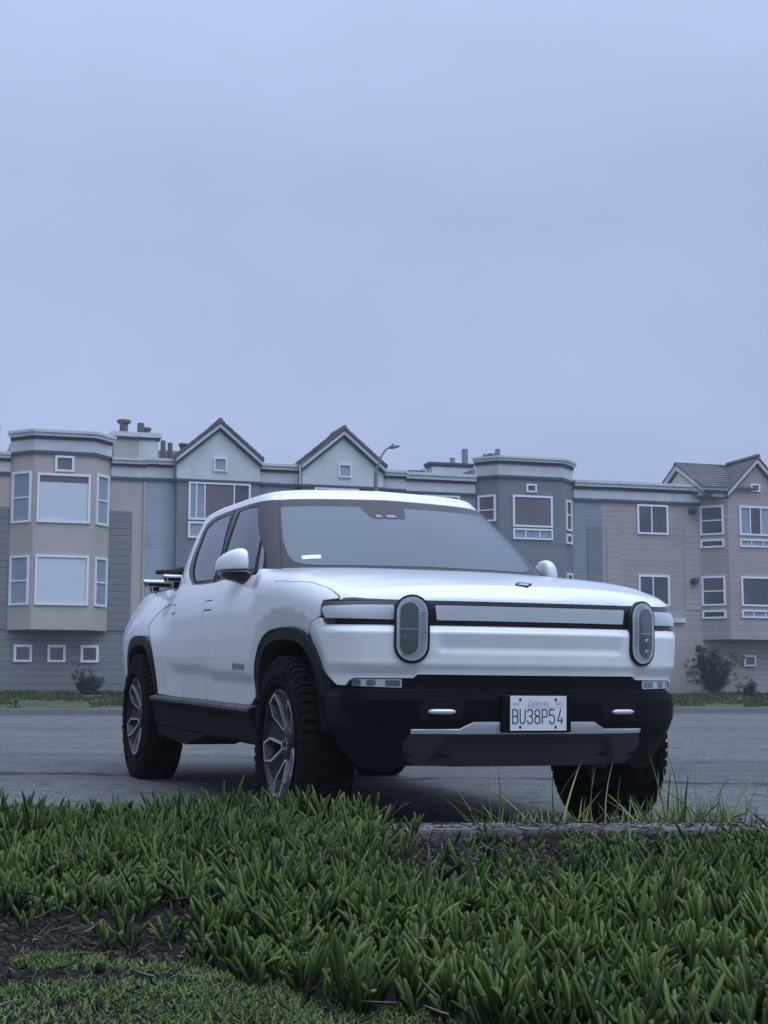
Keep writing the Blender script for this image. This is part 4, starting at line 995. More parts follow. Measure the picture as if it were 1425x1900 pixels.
# lower bumper
lo = [(1.100, .735), (1.080, .60), (1.076, .50), (1.06, .425), (1.0, .380), (.90, .352), (.80, .335), (.70, .330), (.665, .345), (.64, .358), (.50, .358)]
poly = lo+[(-a, b) for a, b in lo][::-1]; poly = [(a, b) for a, b in poly]
top_ = [(-1.0, .785), (1.0, .785)]
bump = patch('front_bumper', [(1.06, .80)]+lo+[(-a, b) for a, b in lo][::-1]+[(-1.06, .80)], lower, M['plastic'], truck, step=.022, th=.12)
inn = [(.952, .77), (.956, .72), (.950, .64), (.930, .602), (.897, .577), (.793, .544), (.708, .526), (.605, .518)]
patch('bumper_insert', inn+[(-a, b) for a, b in inn][::-1], lower, M['plastic_dark'], bump, step=.02, th=.01, off=.006)
stp = [(.605, .532), (.378, .534), (.351, .548), (.312, .565), (.185, .566), (.172, .530), (.165, .522)]
st = stp+[(-a, b) for a, b in stp][::-1]+[(-.605, .516), (.605, .516)]
patch('silver_strip', st, lower, M['silver'], bump, step=.02, th=.02, off=.014)
sk = [(.606, .5145), (.640, .46), (.630, .40), (.575, .366), (.40, .358)]
patch('skid_plate', sk+[(-a, b) for a, b in sk][::-1], lower, M['skid'], bump, step=.018, th=.03, off=.010)
gr = [(.573, .775), (.580, .712), (.560, .700), (-.560, .700), (-.580, .712), (-.573, .775)]
g1 = patch('grille', gr, lower, M['under'], bump, step=.03, th=.0, off=.008)
mb = MB()
for r_ in range(3):
    for c_ in range(44):
        s_ = (c_-21.5)*.0255+(r_ % 2)*.012; z = .712+r_*.022
        q = [(s_+.011*math.cos(t), z+.010*math.sin(t)) for t in [math.pi/6+math.pi*k/3 for k in range(6)]]; qi = [(s_+(a-s_)*.62, z+(b-z)*.62) for a, b in q]
        A = np.array(q+qi); P = lower(A[:,0], A[:,1]); x, y, nx, ny = outl(A[:,0]); P[:,0] += nx*.015; P[:,1] += ny*.015
        mb.add(P, [(k, (k+1) % 6, (k+1) % 6+6, k+6) for k in range(6)])
mb.build('honeycomb', M['plastic_dark'], g1, fix=False)
for sg in (1, -1):
    f_ = (lambda P: P) if sg == 1 else mir
    fg = patch('fog_lamp', f_(rnd([(.648, .757), (.895, .755), (.903, .742), (.898, .722), (.648, .717)], .006)), lower, M['lamp_lens'], bump, step=.02, th=.01, off=.012)
    patch('lamp_cell', f_(rnd([(.656, .750), (.728, .750), (.728, .724), (.656, .724)], .008)), lower, M['lamp_dark'], fg, step=.02, th=.001, off=.014)
    for c_ in (.795, .872):
        patch('lamp_cell', f_(rnd([(c_-.024, .751), (c_+.024, .751), (c_+.024, .724), (c_-.024, .724)], .014)), lower, M['lamp_dark'], fg, step=.02, th=.001, off=.014)
    patch('hook_recess', f_(rnd([(.575, .655), (.355, .657), (.372, .572), (.557, .570)], .012)), lower, M['under'], bump, step=.03, th=.004, off=.0075)
    mb = MB(); S_ = np.linspace(.405, .530, 9)*sg; P = lower(S_, np.full(9, .612)); x, y, nx, ny = outl(S_); P[:,0] += nx*.028; P[:,1] += ny*.028
    mb.tube([tuple(p) for p in P], [.006, .011, .012, .012, .012, .012, .012, .011, .006], 10)
    mb.build('tow_hook', M['silver'], bump, smooth=True)
# licence plate
pb = MB(); pb.box((.872, -.185, .518), (.893, .175, .690)); brk = pb.build('plate_bracket', M['plastic_dark'], truck, bevel=.006)
pb = MB(); pb.box((.894, -.1425, .526), (.8965, .1475, .686)); plt = pb.build('licence_plate', M['plate'], truck, bevel=.001)
def text(name, s, m, parent, loc, height, width=None, depth=.0006, rot=None, bold=0., space=1.):
    cu = bpy.data.curves.new(name, 'FONT'); cu.body = s; cu.size = 1; cu.extrude = 0; cu.offset = bold; cu.space_character = space
    ob = bpy.data.objects.new(name, cu); COL.objects.link(ob); bpy.context.view_layer.update()
    me = bpy.data.meshes.new_from_object(ob.evaluated_get(bpy.context.evaluated_depsgraph_get())); bpy.data.objects.remove(ob)
    V = np.array([v.co[:] for v in me.vertices]); lo_, hi_ = V.min(0), V.max(0)
    h0 = hi_[1]-lo_[1]; w0 = hi_[0]-lo_[0]; W = width if width else w0*height/h0
    for v in me.vertices:
        a = ((v.co.x-lo_[0])/w0-.5)*W; b = ((v.co.y-lo_[1])/h0-.5)*height
        v.co = rot(a, b)
    me.update(); o_ = link(name, me, m, parent); return o_
PY = .0025
front = lambda yc, zc, x=.8972: (lambda a, b: Vector((x, yc+a, zc+b)))
# stroke lettering: narrow rounded plate characters
GL = {'B': [[(0,0),(0,1),(.55,1),(.9,.93),(1,.8),(1,.68),(.9,.57),(.6,.52),(0,.52)],[(.6,.52),(.92,.45),(1,.32),(1,.18),(.9,.06),(.55,0),(0,0)]],
      'U': [[(0,1),(0,.2),(.12,.06),(.35,0),(.65,0),(.88,.06),(1,.2),(1,1)]],
      '3': [[(0,.82),(.1,.95),(.35,1),(.65,1),(.9,.94),(1,.8),(1,.68),(.88,.56),(.6,.52),(.35,.52)],[(.6,.52),(.9,.46),(1,.32),(1,.18),(.88,.05),(.62,0),(.35,0),(.1,.06),(0,.2)]],
      '8': [[(.5,.52),(.15,.58),(.05,.7),(.05,.84),(.2,.97),(.5,1),(.8,.97),(.95,.84),(.95,.7),(.85,.58),(.5,.52),(.12,.45),(0,.3),(0,.16),(.15,.03),(.5,0),(.85,.03),(1,.16),(1,.3),(.88,.45),(.5,.52)]],
      'P': [[(0,0),(0,1),(.6,1),(.9,.95),(1,.82),(1,.66),(.9,.53),(.6,.47),(0,.47)]],
      '5': [[(.95,1),(.05,1),(0,.58),(.3,.62),(.65,.61),(.9,.52),(1,.38),(1,.2),(.88,.05),(.6,0),(.35,0),(.1,.06),(0,.2)]],
      '4': [[(.6,1),(0,.2),(1,.2)],[(.78,.42),(.78,0)]]}
def strokes(mb, seqs, x0, z0, w, h, t, X=.8972):
    for q in seqs:
        P = [np.array((x0+a*w, z0+b*h)) for a, b in q]; n = len(P)
        for i in range(n-1):
            a, b = P[i], P[i+1]; d = (b-a)/np.hypot(*(b-a)); m_ = np.array((-d[1], d[0]))*t/2; a2, b2 = a-d*t*.35, b+d*t*.35
            mb.add([(X+i*2e-6, *p) for p in (a2-m_, b2-m_, b2+m_, a2+m_)], [(0,1,2,3)])
mb = MB()
for i, ch_ in enumerate('BU38P54'):
    x0 = -.1300+i*.0378+(.003 if i > 5 else 0); strokes(mb, GL[ch_], x0+(.002 if ch_ == '4' else 0), .5595, .0255, .0635, .0058)
mb.build('lettering', M['ink'], plt, fix=False)
text('lettering', 'JAN', M['ink_soft'], plt, None, .013, .030, rot=front(-.115, .6475)); text('lettering', '2022', M['ink_soft'], plt, None, .013, .034, rot=front(.110, .6505))
text('lettering', 'California', M['ink_soft'], plt, None, .024, .105, rot=(lambda a, b: Vector((.8972, .002+a+b*.35, .652+b))), bold=-.004)
text('lettering', 'TEMPORARY LICENSE PLATE', M['ink_soft'], plt, None, .0045, .185, rot=front(.035, .6325))
pb = MB()
for y in (-.092, .091):
    for z in (.5425, .6695): pb.tube([(.896, y, z), (.899, y, z)], .0062, 10)
pb.build('bolt', M['gap'], plt)
# door lettering
for sg in (1, -1):
    pass
def side_text(sg):
    def f(a, b):
        s = s_of_x(-.768)-a*1.0*(1 if sg < 0 else -1); z = .795+b
        P = body(np.array(s*sg), np.array(z)); return Vector((P[0], P[1]+sg*.002, P[2]))
    return f
for sg in (1, -1): text('door_lettering', 'RIVIAN', M['badge'], truck, None, .036, .225, rot=side_text(sg), bold=.008)
# mirrors
def loft(rings, mb, m=0):
    n = len(rings[0]); V = [p for r in rings for p in r]
    F = [(i*n+k, i*n+(k+1) % n, (i+1)*n+(k+1) % n, (i+1)*n+k) for i in range(len(rings)-1) for k in range(n)]+[tuple(range(n))[::-1], tuple((len(rings)-1)*n+k for k in range(n))]
    mb.add(V, F, m)
def sup(cx, cz, a, b, bl, n=28, p=2.8):
    """section in x-z: upper half-height b, lower half-height bl"""
    R = []
    for k in range(n):
        t = 2*math.pi*k/n; c, s_ = math.cos(t), math.sin(t)
        R.append((cx+a*math.copysign(abs(c)**(2/p), c), cz+(b if s_ > 0 else bl)*math.copysign(abs(s_)**(2/p), s_)))
    return R
for sg in (1, -1):
    e = empty('wing_mirror', parent=truck)
    sec = [(.915,-.795,.070,.088,.02),(.925,-.79,.088,.105,.024),(.95,-.795,.093,.110,.026),(.985,-.81,.093,.106,.026),(1.02,-.835,.088,.095,.026),(1.05,-.862,.078,.078,.026),(1.072,-.885,.062,.058,.024),(1.084,-.90,.040,.035,.018),(1.089,-.905,.015,.015,.010)]
    my = lambda y: .915+(y-.915)*.80
    mb = MB(); loft([[(x-.11, my(y)*sg, z) for x, z in sup(cx, 1.338, a, b*1.02, bl*.6)] for y, cx, a, b, bl in sec], mb); mb.build('mirror_cap', PAINT, e, smooth=True)
    sec2 = [(.895,-.66,.060,.012,.030, 1.245),(.915,-.68,.075,.02,.035,1.255),(.935,-.74,.085,.028,.035,1.285),(.96,-.785,.090,.02,.032,1.302),(1.0,-.82,.088,.012,.028,1.308),(1.04,-.855,.078,.010,.022,1.308),(1.075,-.885,.055,.008,.012,1.312)]
    mb = MB(); loft([[(x-.07, my(y)*sg, z) for x, z in sup(cx, z_+.004, a, b, bl*1.75)] for y, cx, a, b, bl, z_ in sec2], mb); mb.build('mirror_base', M['gloss_black'], e, smooth=True)
    mb = MB(); mb.add([(-1.0, .93*sg, 1.315), (-1.065, 1.03*sg, 1.315), (-1.065, 1.03*sg, 1.395), (-1.0, .93*sg, 1.425)], [(0,1,2,3)]); mb.build('mirror_glass', M['chrome'], e)
# wheels
def make_wheel():
    w = empty('wheel', parent=truck)                       # axis +y is outwards, centre at the hub
    X = lambda a, h_, b: (a, h_, b)
    prof = [(.268,.098),(.275,.112),(.290,.124),(.315,.133),(.345,.1375),(.372,.137),(.392,.132),(.408,.124),(.419,.112),(.424,.095),(.4265,.06),(.427,0),(.4265,-.06),(.424,-.095),(.419,-.112),(.408,-.124),(.372,-.137),(.315,-.133),(.275,-.112),(.262,-.10)]
    mb = MB(); mb.lathe(prof, 72, X)
    # sidewall rings and shoulder blocks
    N = 56
    for k in range(N):
        for sd_ in (1, -1):
            t = 2*math.pi*(k+(.0 if sd_ > 0 else .5))/N; dt = 2*math.pi/N*.33
            def Q(r, h_, tt): return (r*math.cos(tt), h_*sd_, r*math.sin(tt))
            long_ = .386 if k % 2 else .398
            V = [Q(.423,.066,t-dt),Q(.423,.066,t+dt),Q(.4375,.070,t-dt),Q(.4375,.070,t+dt),Q(.4355,.112,t-dt),Q(.4355,.112,t+dt),Q(.424,.1275,t-dt),Q(.424,.1275,t+dt),Q(long_,.1370,t-dt*.9),Q(long_,.1370,t+dt*.9),Q(long_-.005,.128,t-dt*.9),Q(long_-.005,.128,t+dt*.9)]
            mb.add(V, [(0,1,3,2),(2,3,5,4),(4,5,7,6),(6,7,9,8),(8,9,11,10),(0,2,4,6,8,10),(1,11,9,7,5,3)])
        for r_, h0, h1, ph in ((0, .012, .056, 0), (1, -.056, -.012, .45)):
            t = 2*math.pi*(k+ph+.25)/N; dt = 2*math.pi/N*.34; sk_ = .012
            V = []
            for rr_ in (.424, .4375):
                for h_, dd in ((h0, -1), (h1, -1), (h1, 1), (h0, 1)):
                    tt = t+dd*dt+(sk_ if h_ == h1 else 0); V.append((rr_*math.cos(tt), h_, rr_*math.sin(tt)))
            mb.add(V, [(4,5,6,7),(0,1,5,4),(1,2,6,5),(2,3,7,6),(3,0,4,7)])
    for r0 in (.300, .333):
        mb.lathe([(r0, .128), (r0+.002, .1395), (r0+.006, .1405), (r0+.008, .130)], 72, X)
    rr2 = random.Random(5)
    for base in (.35, 1.55, 2.9, 4.0, 5.2):              # raised marks on the sidewall
        for j in range(7):
            t = base+j*.052; w0 = .013; 
            if rr2.random() < .12: continue
            V = [(r*math.cos(t+d_), h_, r*math.sin(t+d_)) for h_ in (.134, .1405) for r, d_ in ((.350, -w0), (.350, w0), (.372, w0), (.372, -w0))]
            mb.add(V, [(4,5,6,7),(0,1,5,4),(1,2,6,5),(2,3,7,6),(3,0,4,7)])
    mb.build('tyre', M['rubber'], w, auto=35, fix=True)
    mb = MB(); mb.lathe([(.262,-.10),(.240,-.05),(.236,.06),(.250,.112),(.262,.127),(.270,.126),(.271,.105)], 72, X, 0)      # barrel
    mb.lathe([(.001,-.02),(.12,-.02),(.16,-.03),(.236,-.04)], 48, X, 0)
    # hub
    mb.lathe([(.085,.03),(.083,.072),(.070,.086),(.045,.092),(.042,.084),(.001,.084)], 40, X, 0)
    rim = mb.build('rim', M['rim_dark'], w, auto=40)
    Z = lambda r: float(np.interp(r, [.04, .09, .15, .22, .26], [.078, .086, .108, .125, .127]))
    br = MB(); gy = MB(); dk = MB()
    def P3(r, t, h_=None): return (r*math.cos(t), Z(r) if h_ is None else h_, r*math.sin(t))
    T0 = math.radians(48)
    for k in range(5):
        t = T0+k*2*math.pi/5
        # pocket outline (tangential, radial), hexagon narrow at the hub
        loop = [(-.016,.080),(-.062,.182),(-.048,.258),(.048,.258),(.062,.182),(.016,.080)]
        def W(tg, r, h_): 
            x_, y_ = r, tg; return (x_*math.cos(t)-y_*math.sin(t), h_, x_*math.sin(t)+y_*math.cos(t))
        def off(loop, d):
            out = []; n_ = len(loop)
            for i in range(n_):
                a, b, c = np.array(loop[i-1]), np.array(loop[i]), np.array(loop[(i+1) % n_])
                n1 = np.array([-(b-a)[1], (b-a)[0]]); n1 /= np.hypot(*n1); n2 = np.array([-(c-b)[1], (c-b)[0]]); n2 /= np.hypot(*n2); s_ = n1+n2; s_ /= (s_@n1)
                out.append(tuple(b+s_*d))
            return out
        inn_ = off(loop, -.0085); n_ = len(loop)
        if abs(inn_[0][0]) > abs(loop[0][0]): inn_ = off(loop, .0085)
        V = [W(a, r, Z(r)) for a, r in loop]+[W(a, r, Z(r)) for a, r in inn_]+[W(a*.98, r, Z(r)-.022) for a, r in loop]
        br.add(V, [(i, (i+1) % n_, (i+1) % n_+n_, i+n_) for i in range(n_)]+[(i, (i+1) % n_, (i+1) % n_+2*n_, i+2*n_) for i in range(n_)])
        deep = off(loop, (-.0085 if inn_ != off(loop, .0085) else .0085)*2.1)
        V = [W(a, r, Z(r)) for a, r in inn_]+[W(a, r, Z(r)-.055) for a, r in deep]
        gy.add(V, [(i, (i+1) % n_, (i+1) % n_+n_, i+n_) for i in range(n_)])
        # dark web between two pockets
        t2 = t+math.pi/5
        def W2(tg, r, h_): return (r*math.cos(t2)-tg*math.sin(t2), h_, r*math.sin(t2)+tg*math.cos(t2))
        web = [(-.034,.075),(.034,.075),(.052,.14),(.085,.215),(.070,.243),(0,.257),(-.070,.243),(-.085,.215),(-.052,.14)]
        V = [W2(a, r, Z(r)-.012-.014*(1-abs(a)/.09)) for a, r in web]+[W2(a*.9, r, Z(r)-.05) for a, r in web]; m_ = len(web)
        V.append(W2(0, .17, Z(.17)-.034)); c_ = len(V)-1
        dk.add(V, [(i, (i+1) % m_, c_) for i in range(m_)]+[(i, (i+1) % m_, (i+1) % m_+m_, i+m_) for i in range(m_)])
    br.build('spoke_edges', M['rim_bright'], rim, fix=False); gy.build('spoke_pockets', M['rim_grey'], rim, fix=False); dk.build('spoke_webs', M['rim_dark'], rim, fix=False)
    lg = MB()
    for k in range(5):
        t = T0+k*2*math.pi/5+math.pi/5; lg.tube([(.030*math.cos(t), .082, .030*math.sin(t)), (.030*math.cos(t), .092, .030*math.sin(t))], .008, 8)
    lg.build('wheel_nuts', M['chrome'], rim)
    mb = MB(); mb.lathe([(.09,.0),(.19,.0),(.19,-.025),(.09,-.025)], 40, X); mb.build('brake_disc', M['brake'], w, auto=40)
    return w
w0 = make_wheel()
def copy_tree(o_, parent):
    c = o_.copy(); COL.objects.link(c); c.parent = parent
    for ch_ in list(o_.children): copy_tree(ch_, c)
    return c
for i, (x, y, spin, steer) in enumerate(((0, -.852, -.21, 0), (-3.45, -.852, .0, 0), (0, .852, 1.0, 0), (-3.45, .852, 2.0, 0))):
    w = w0 if i == 0 else copy_tree(w0, truck)
    w.location = (x, y, .422)
    # local +y is outwards; on the right flank the wheel is turned half a revolution about z
    R_ = Matrix.Rotation(math.pi if y < 0 else 0, 4, 'Z') @ Matrix.Rotation(spin, 4, 'Y')
    w.rotation_euler = R_.to_euler()
# chassis and floor, dark
mb = MB(); mb.box((-4.35, -.50, .42), (.55, .50, 1.15)); mb.box((-2.86, -.93, .40), (-.58, .93, 1.12)); mb.box((-4.5, -.72, .55), (-4.02, .72, 1.1)); mb.box((.56, -.60, .40), (.74, .60, 1.02)); mb.box((-.5, -.80, 1.0), (.45, .80, 1.10))
mb.box((-3.0, -.45, .33), (-.45, .45, .419)); mb.tube([(0, -.8, .42), (0, .8, .42)], .06, 8); mb.tube([(-3.45, -.8, .42), (-3.45, .8, .42)], .06, 8)
mb.build('chassis', M['under'], truck)
# cargo bed: floor, rails and tailgate
mb = MB(); mb.box((-4.52, -.80, 1.02), (-2.92, .80, 1.06)); mb.build('bed_floor', M['under'], truck)
mb = MB()
for sg in (1, -1):
    mb.prism([(-2.88, .75*sg), (-2.88, .822*sg), (-3.5, .812*sg), (-3.9, .785*sg), (-4.3, .735*sg), (-4.45, .70*sg), (-4.45, .65*sg)], 1.285, 1.314)
mb.build('bed_rail', M['plastic'], truck, bevel=.006)
mb = MB(); mb.box((-4.57, -.66, .80), (-4.52, .66, 1.29)); mb.build('tailgate', PAINT, truck, bevel=.015)
# crossbars over the bed
for x, zt in ((-3.62, 1.388), (-2.99, 1.398)):
    mb = MB(); mb.prism([(-.055, zt-.012), (.055, zt-.012), (.05, zt), (.02, zt+.008), (-.02, zt+.008), (-.05, zt)], -.915, .915, 0, xf=lambda a, z, y: (x+a, y, z))
    mb.prism([(-.048, zt-.045), (.048, zt-.045), (.052, zt-.0125), (-.052, zt-.0125)], -.89, .89, 1, xf=lambda a, z, y: (x+a, y, z))
    for sg in (1, -1):
        prof = [(.905, zt-.014), (.865, zt-.036), (.850, zt-.055), (.850, 1.305), (.798, 1.305), (.798, zt-.052), (.780, zt-.042), (.74, zt-.040), (.74, zt-.014)]
        mb.prism([(y*sg, z) for y, z in prof], -.045, .045, 1, xf=lambda y, z, a: (x+a, y, z))
    mb.build('crossbar', [M['silver'], M['plastic_dark']], truck, bevel=.004)
truck_done = True
# ------------------------------------------------------------------ a rough dark bundle lying on the front crossbar
mb = MB(); rb = random.Random(11)
rings = []
for i in range(15):
    t = i/14; y = -.955+.80*t; R = .008+.024*math.sin(math.pi*min(1, t*1.15+.08))**.7+rb.uniform(-.006, .006)
    if t > .9: R *= .6
    rings.append([Vector((-2.99+R*1.5*math.cos(a)*(1+rb.uniform(-.15,.15)), y, 1.404+R*.75+R*.85*math.sin(a)*(1+rb.uniform(-.2,.2)))) for a in [2*math.pi*k/12 for k in range(12)]])
rings = [[tuple(CM @ p) for p in r] for r in rings]
loft(rings, mb); bo = mb.build('cargo_bundle', mat('dark rough cloth', (.035,.035,.028), .95, .1, bump=(30, 1., .02)), smooth=True)
tag(bo, 'dark rough bundle lying on the rack behind the truck cab', 'bundle')
# ------------------------------------------------------------------ planting in front of the kerb
def dead_mask(x, y):
    wv = .05*np.sin(x*13)+.04*np.sin(y*17+x*5)
    a = ((x-.22+wv)/.34)**2+((y-4.2+wv)/.70)**2 < 1
    b = ((x+.80+wv)/.44)**2+((y-2.98+wv)/.32)**2 < 1
    b = b | ((x < -.42+wv*2.5) & (y > 2.5) & (y < 3.12+wv*2))
    d = (x > .30) & (y > 4.50+wv)
    return a | b | d
def moss_mask(x, y):
    lim = np.interp(x, [-1.2,-.7,-.42,-.30,-.18,-.02,.08,.16,.3,.6], [2.78,2.76,2.70,2.58,2.48,2.34,2.25,2.12,1.95,1.9])
    return y < lim+.05*np.sin(x*13)+.04*np.sin(x*31)+.03*np.sin(x*67)
# clumps of upright fleshy leaves
def scatter(n, x0, x1, y0, y1):
    return np.stack([rng.uniform(x0, x1, n), rng.uniform(y0, y1, n)], -1)
S_ = scatter(15500, -2.6, 2.6, 1.75, 4.84)
dm = dead_mask(S_[:,0], S_[:,1]) & (rng.random(len(S_)) < .94)
m = ~dm & ~moss_mask(S_[:,0], S_[:,1])
edge = (S_[:,0] > .05) & (S_[:,1] > 4.72); m &= ~edge
vis = np.abs(S_[:,0]) < (S_[:,1]*.30+.35); keep = vis | (rng.random(len(S_)) < .7); m &= keep
S_ = S_[m]
hump = .6+.4*np.sin(S_[:,0]*5.1+2*np.sin(S_[:,1]*3.3))*np.sin(S_[:,1]*6.2+S_[:,0]*2)+.25*rng.normal(size=len(S_))
# gaps: drop some where the cover is low
gapn = np.sin(S_[:,0]*17+3*np.sin(S_[:,1]*9))*np.sin(S_[:,1]*19+2*np.sin(S_[:,0]*11))
k_ = rng.random(len(S_)) > np.clip(gapn*1.5-.45, 0, .97); S_ = S_[k_]; hump = hump[k_]
P = []; D = []; L_ = []; W_ = []; T_ = []
tall = np.interp(S_[:,1], [2.2, 3.2, 4.2, 4.8], [.9, 1.0, 1.0, 1.05])*np.where((S_[:,0] < .02) & (S_[:,1] > 4.2), 1.30, 1.)*np.where((S_[:,0] > .1) & (S_[:,1] > 3.9), .55, 1.)*np.where((S_[:,0] < -.3) & (S_[:,1] < 3.7) & (S_[:,1] > 2.6), .75, 1.)*(1+.28*np.sin(S_[:,0]*4.7+S_[:,1]*1.9)*np.sin(S_[:,1]*5.3-S_[:,0]*2.2))
for i in range(len(S_)):
    x, y = S_[i]; n = rng.integers(4, 8); z = float(pz(x, y)); cz = z+max(0, .030*hump[i]*tall[i]); tn = rng.uniform(-.05, .55)+.22*hump[i]+.18*math.sin(x*2.3+1)*math.sin(y*2.9)
    ax = rng.normal(0, .24, 2); sz = 1.0 if rng.random() > .16 else rng.uniform(1.2, 1.7)
    for j in range(n):
        a = rng.uniform(0, 2*math.pi); lean = rng.uniform(.05, 1.0)
        D.append((math.cos(a)*lean+ax[0], math.sin(a)*lean+ax[1], 1.)); P.append((x+math.cos(a)*.008, y+math.sin(a)*.008, cz-.012+rng.uniform(-.01, .022)))
        L_.append(rng.uniform(.028, .072)*tall[i]*sz); W_.append(rng.uniform(.0036, .0064)); T_.append(tn+rng.uniform(-.18, .22))
ice = leaves('ice_plant', np.array(P), np.array(L_), np.array(W_), np.array(D), np.array(T_), M['ice'], [(-.1,.5),(.2,.85),(.55,1.0),(.82,.86),(.95,.52),(1.0,.14)], nside=3, bend=.14, tip=.45)
tag(ice, 'thick bed of upright green ice plant in front of the kerb', 'ground cover', kind='stuff')
# low bright cover at the near left
S_ = scatter(110000, -1.6, 1.3, 1.55, 3.15); mm_ = moss_mask(S_[:,0], S_[:,1]-.06) & ~(dead_mask(S_[:,0], S_[:,1]) & (rng.random(len(S_)) < .93))
gp = np.sin(S_[:,0]*21+2*np.sin(S_[:,1]*13))*np.sin(S_[:,1]*27+3*np.sin(S_[:,0]*9+1)); mm_ &= rng.random(len(S_)) > np.clip(gp*1.6-.8, 0, .93)*np.where(S_[:,0] < -.15, 1, .35)
S_ = S_[mm_]; n = len(S_)
P = np.stack([S_[:,0], S_[:,1], pz(S_[:,0], S_[:,1])-.002], -1); D = np.stack([rng.normal(0, .8, n), rng.normal(0, .8, n), np.ones(n)*.8], -1)
ms = leaves('moss', P, rng.uniform(.006, .017, n), rng.uniform(.0014, .0030, n), D, rng.uniform(0, 1, n)*.8+.3*(np.sin(S_[:,0]*7)*np.sin(S_[:,1]*9)*.5+.5), M['moss'], [(0,.7),(.5,1.),(1.,.2)], nside=3, bend=.3, flat=.5)
tag(ms, 'short yellowish green cover at the near edge of the bed', 'moss', kind='stuff')
# dead stems and litter on bare soil and among the leaves
S1 = scatter(5200, -1.5, 1.6, 2.3, 4.84); S1 = S1[dead_mask(S1[:,0], S1[:,1])]
S2 = scatter(900, -1.5, 1.5, 2.0, 4.8); S_ = np.vstack([S1, S2]); n = len(S_); hi_ = np.r_[np.zeros(len(S1)), np.full(len(S2), .045)]
P = np.stack([S_[:,0], S_[:,1], pz(S_[:,0], S_[:,1])+hi_+rng.uniform(0, .012, n)], -1); D = np.stack([rng.normal(0, 1, n), rng.normal(0, 1, n), rng.uniform(-.05, .45, n)], -1)
ds = leaves('dead_stems', P, rng.uniform(.012, .05, n), rng.uniform(.0012, .0032, n), D, rng.random(n)**3.5*1.15, M['dead'], [(0,.7),(.3,1.),(.7,.8),(1.,.3)], nside=3, bend=.35)
tag(ds, 'dry grey brown stems and litter on the bare soil', 'plant litter', kind='stuff')
# the same litter blown onto the kerb
n = 420; x = rng.uniform(-.3, 1.7, n); y = rng.uniform(KN-.01, KF, n)
P = np.stack([x, y, np.full(n, ZK+.002)], -1); D = np.stack([rng.normal(0, 1, n), rng.normal(0, .8, n), rng.uniform(0, .15, n)], -1)
kl = leaves('leaf_litter', P, rng.uniform(.008, .04, n), rng.uniform(.001, .003, n), D, rng.random(n)**3, M['dead'], [(0,.7),(.3,1.),(.7,.8),(1.,.3)], nside=3, bend=.3)
tag(kl, 'dark bits of dry litter scattered on the kerb', 'plant litter', kind='stuff')
# crusty lumps of soil
S_ = scatter(9000, -1.5, 1.6, 2.0, 4.84); S_ = S_[dead_mask(S_[:,0], S_[:,1]) | (rng.random(len(S_)) < .15)]; n = len(S_)
P = np.stack([S_[:,0], S_[:,1], pz(S_[:,0], S_[:,1])-.004], -1); D = rng.normal(0, 1, (n, 3)); D[:,2] = np.abs(D[:,2])+.3
cl_ = leaves('soil_clods', P, rng.uniform(.006, .022, n), rng.uniform(.003, .010, n), D, rng.random(n)*.25, M['dead'], [(0,.6),(.4,1.),(.8,.8),(1.,.3)], nside=5, bend=.1)
tag(cl_, 'dark crumbly soil lumps on the bare patches', 'soil', kind='stuff')
# twiggy dead sprigs standing at the kerb edge: each one a thing
def sprig(x, y, h_, sd, label):
    r_ = random.Random(sd); mb = MB(); z = float(pz(x, y))
    def br_(p, d, L, R, dep):
        q = [Vector(p)]; 
        for i in range(3): d = (Vector(d)+Vector((r_.uniform(-.3,.3), r_.uniform(-.2,.2), r_.uniform(-.1,.2)))).normalized(); q.append(q[-1]+d*L/3)
        mb.tube(q, [R, R*.9, R*.75, R*.6], 5)
        if dep:
            for s in range(2): br_(q[2 if s else 3], (d.x+r_.uniform(-1,1), d.y+r_.uniform(-.6,.6), d.z*.8+r_.uniform(-.2,.4)), L*.55, R*.75, dep-1)
    br_((x, y, z-.01), (r_.uniform(-.5,.5), 0, 1), h_, .0032, 2)
    o_ = mb.build('dead_sprig', M['bark'], fix=False); tag(o_, label, 'dead sprig', 'dead sprigs at the kerb'); return o_
sprig(.035, 4.80, .085, 3, 'dark forked dead sprig at the kerb beneath the truck, leftmost of the sprigs')
sprig(.30, 4.78, .075, 8, 'short dark dead sprig at the kerb between the grass and the leftmost sprig')
sprig(.95, 4.74, .075, 5, 'long slanting dead sprig at the kerb below the truck tyre')
sprig(1.16, 4.70, .06, 9, 'small dark dead sprig near the right end of the kerb')
# grass growing out of the joint behind the kerb
def tuft(name, xs, n, hmin, hmax, seed_):
    x = xs(n); y = KF+.012+np.abs(rng.normal(0, .035, n)); z = np.full(n, ZK-.05)
    P = np.stack([x, y, z], -1); D = np.stack([rng.normal(0, .33, n), rng.normal(0, .2, n), np.ones(n)], -1)
    return P, D
xs = []
for c, w_, k_ in ((.37, .05, 16), (.44, .05, 14), (.53, .05, 26), (.62, .06, 20), (.78, .10, 26), (.90, .06, 85), (1.0, .07, 95), (1.10, .06, 80), (1.19, .05, 18), (1.31, .06, 26), (1.38, .04, 12), (1.8, .2, 60), (2.5, .3, 60)):
    xs.append(rng.normal(c, w_*.6, k_))
x = np.concatenate(xs); x = np.r_[x, rng.uniform(.35, 1.45, 130)]; n = len(x)
P = np.stack([x, KF+.02+np.abs(rng.normal(0, .04, n)), np.full(n, ZK-.10)], -1); D = np.stack([rng.normal(0, .38, n), rng.normal(0, .15, n), np.ones(n)], -1)
Lg = .10+rng.uniform(.0, .10, n)+.14*(rng.random(n) < .10); Lg[-130:] = rng.uniform(.11, .15, 130)
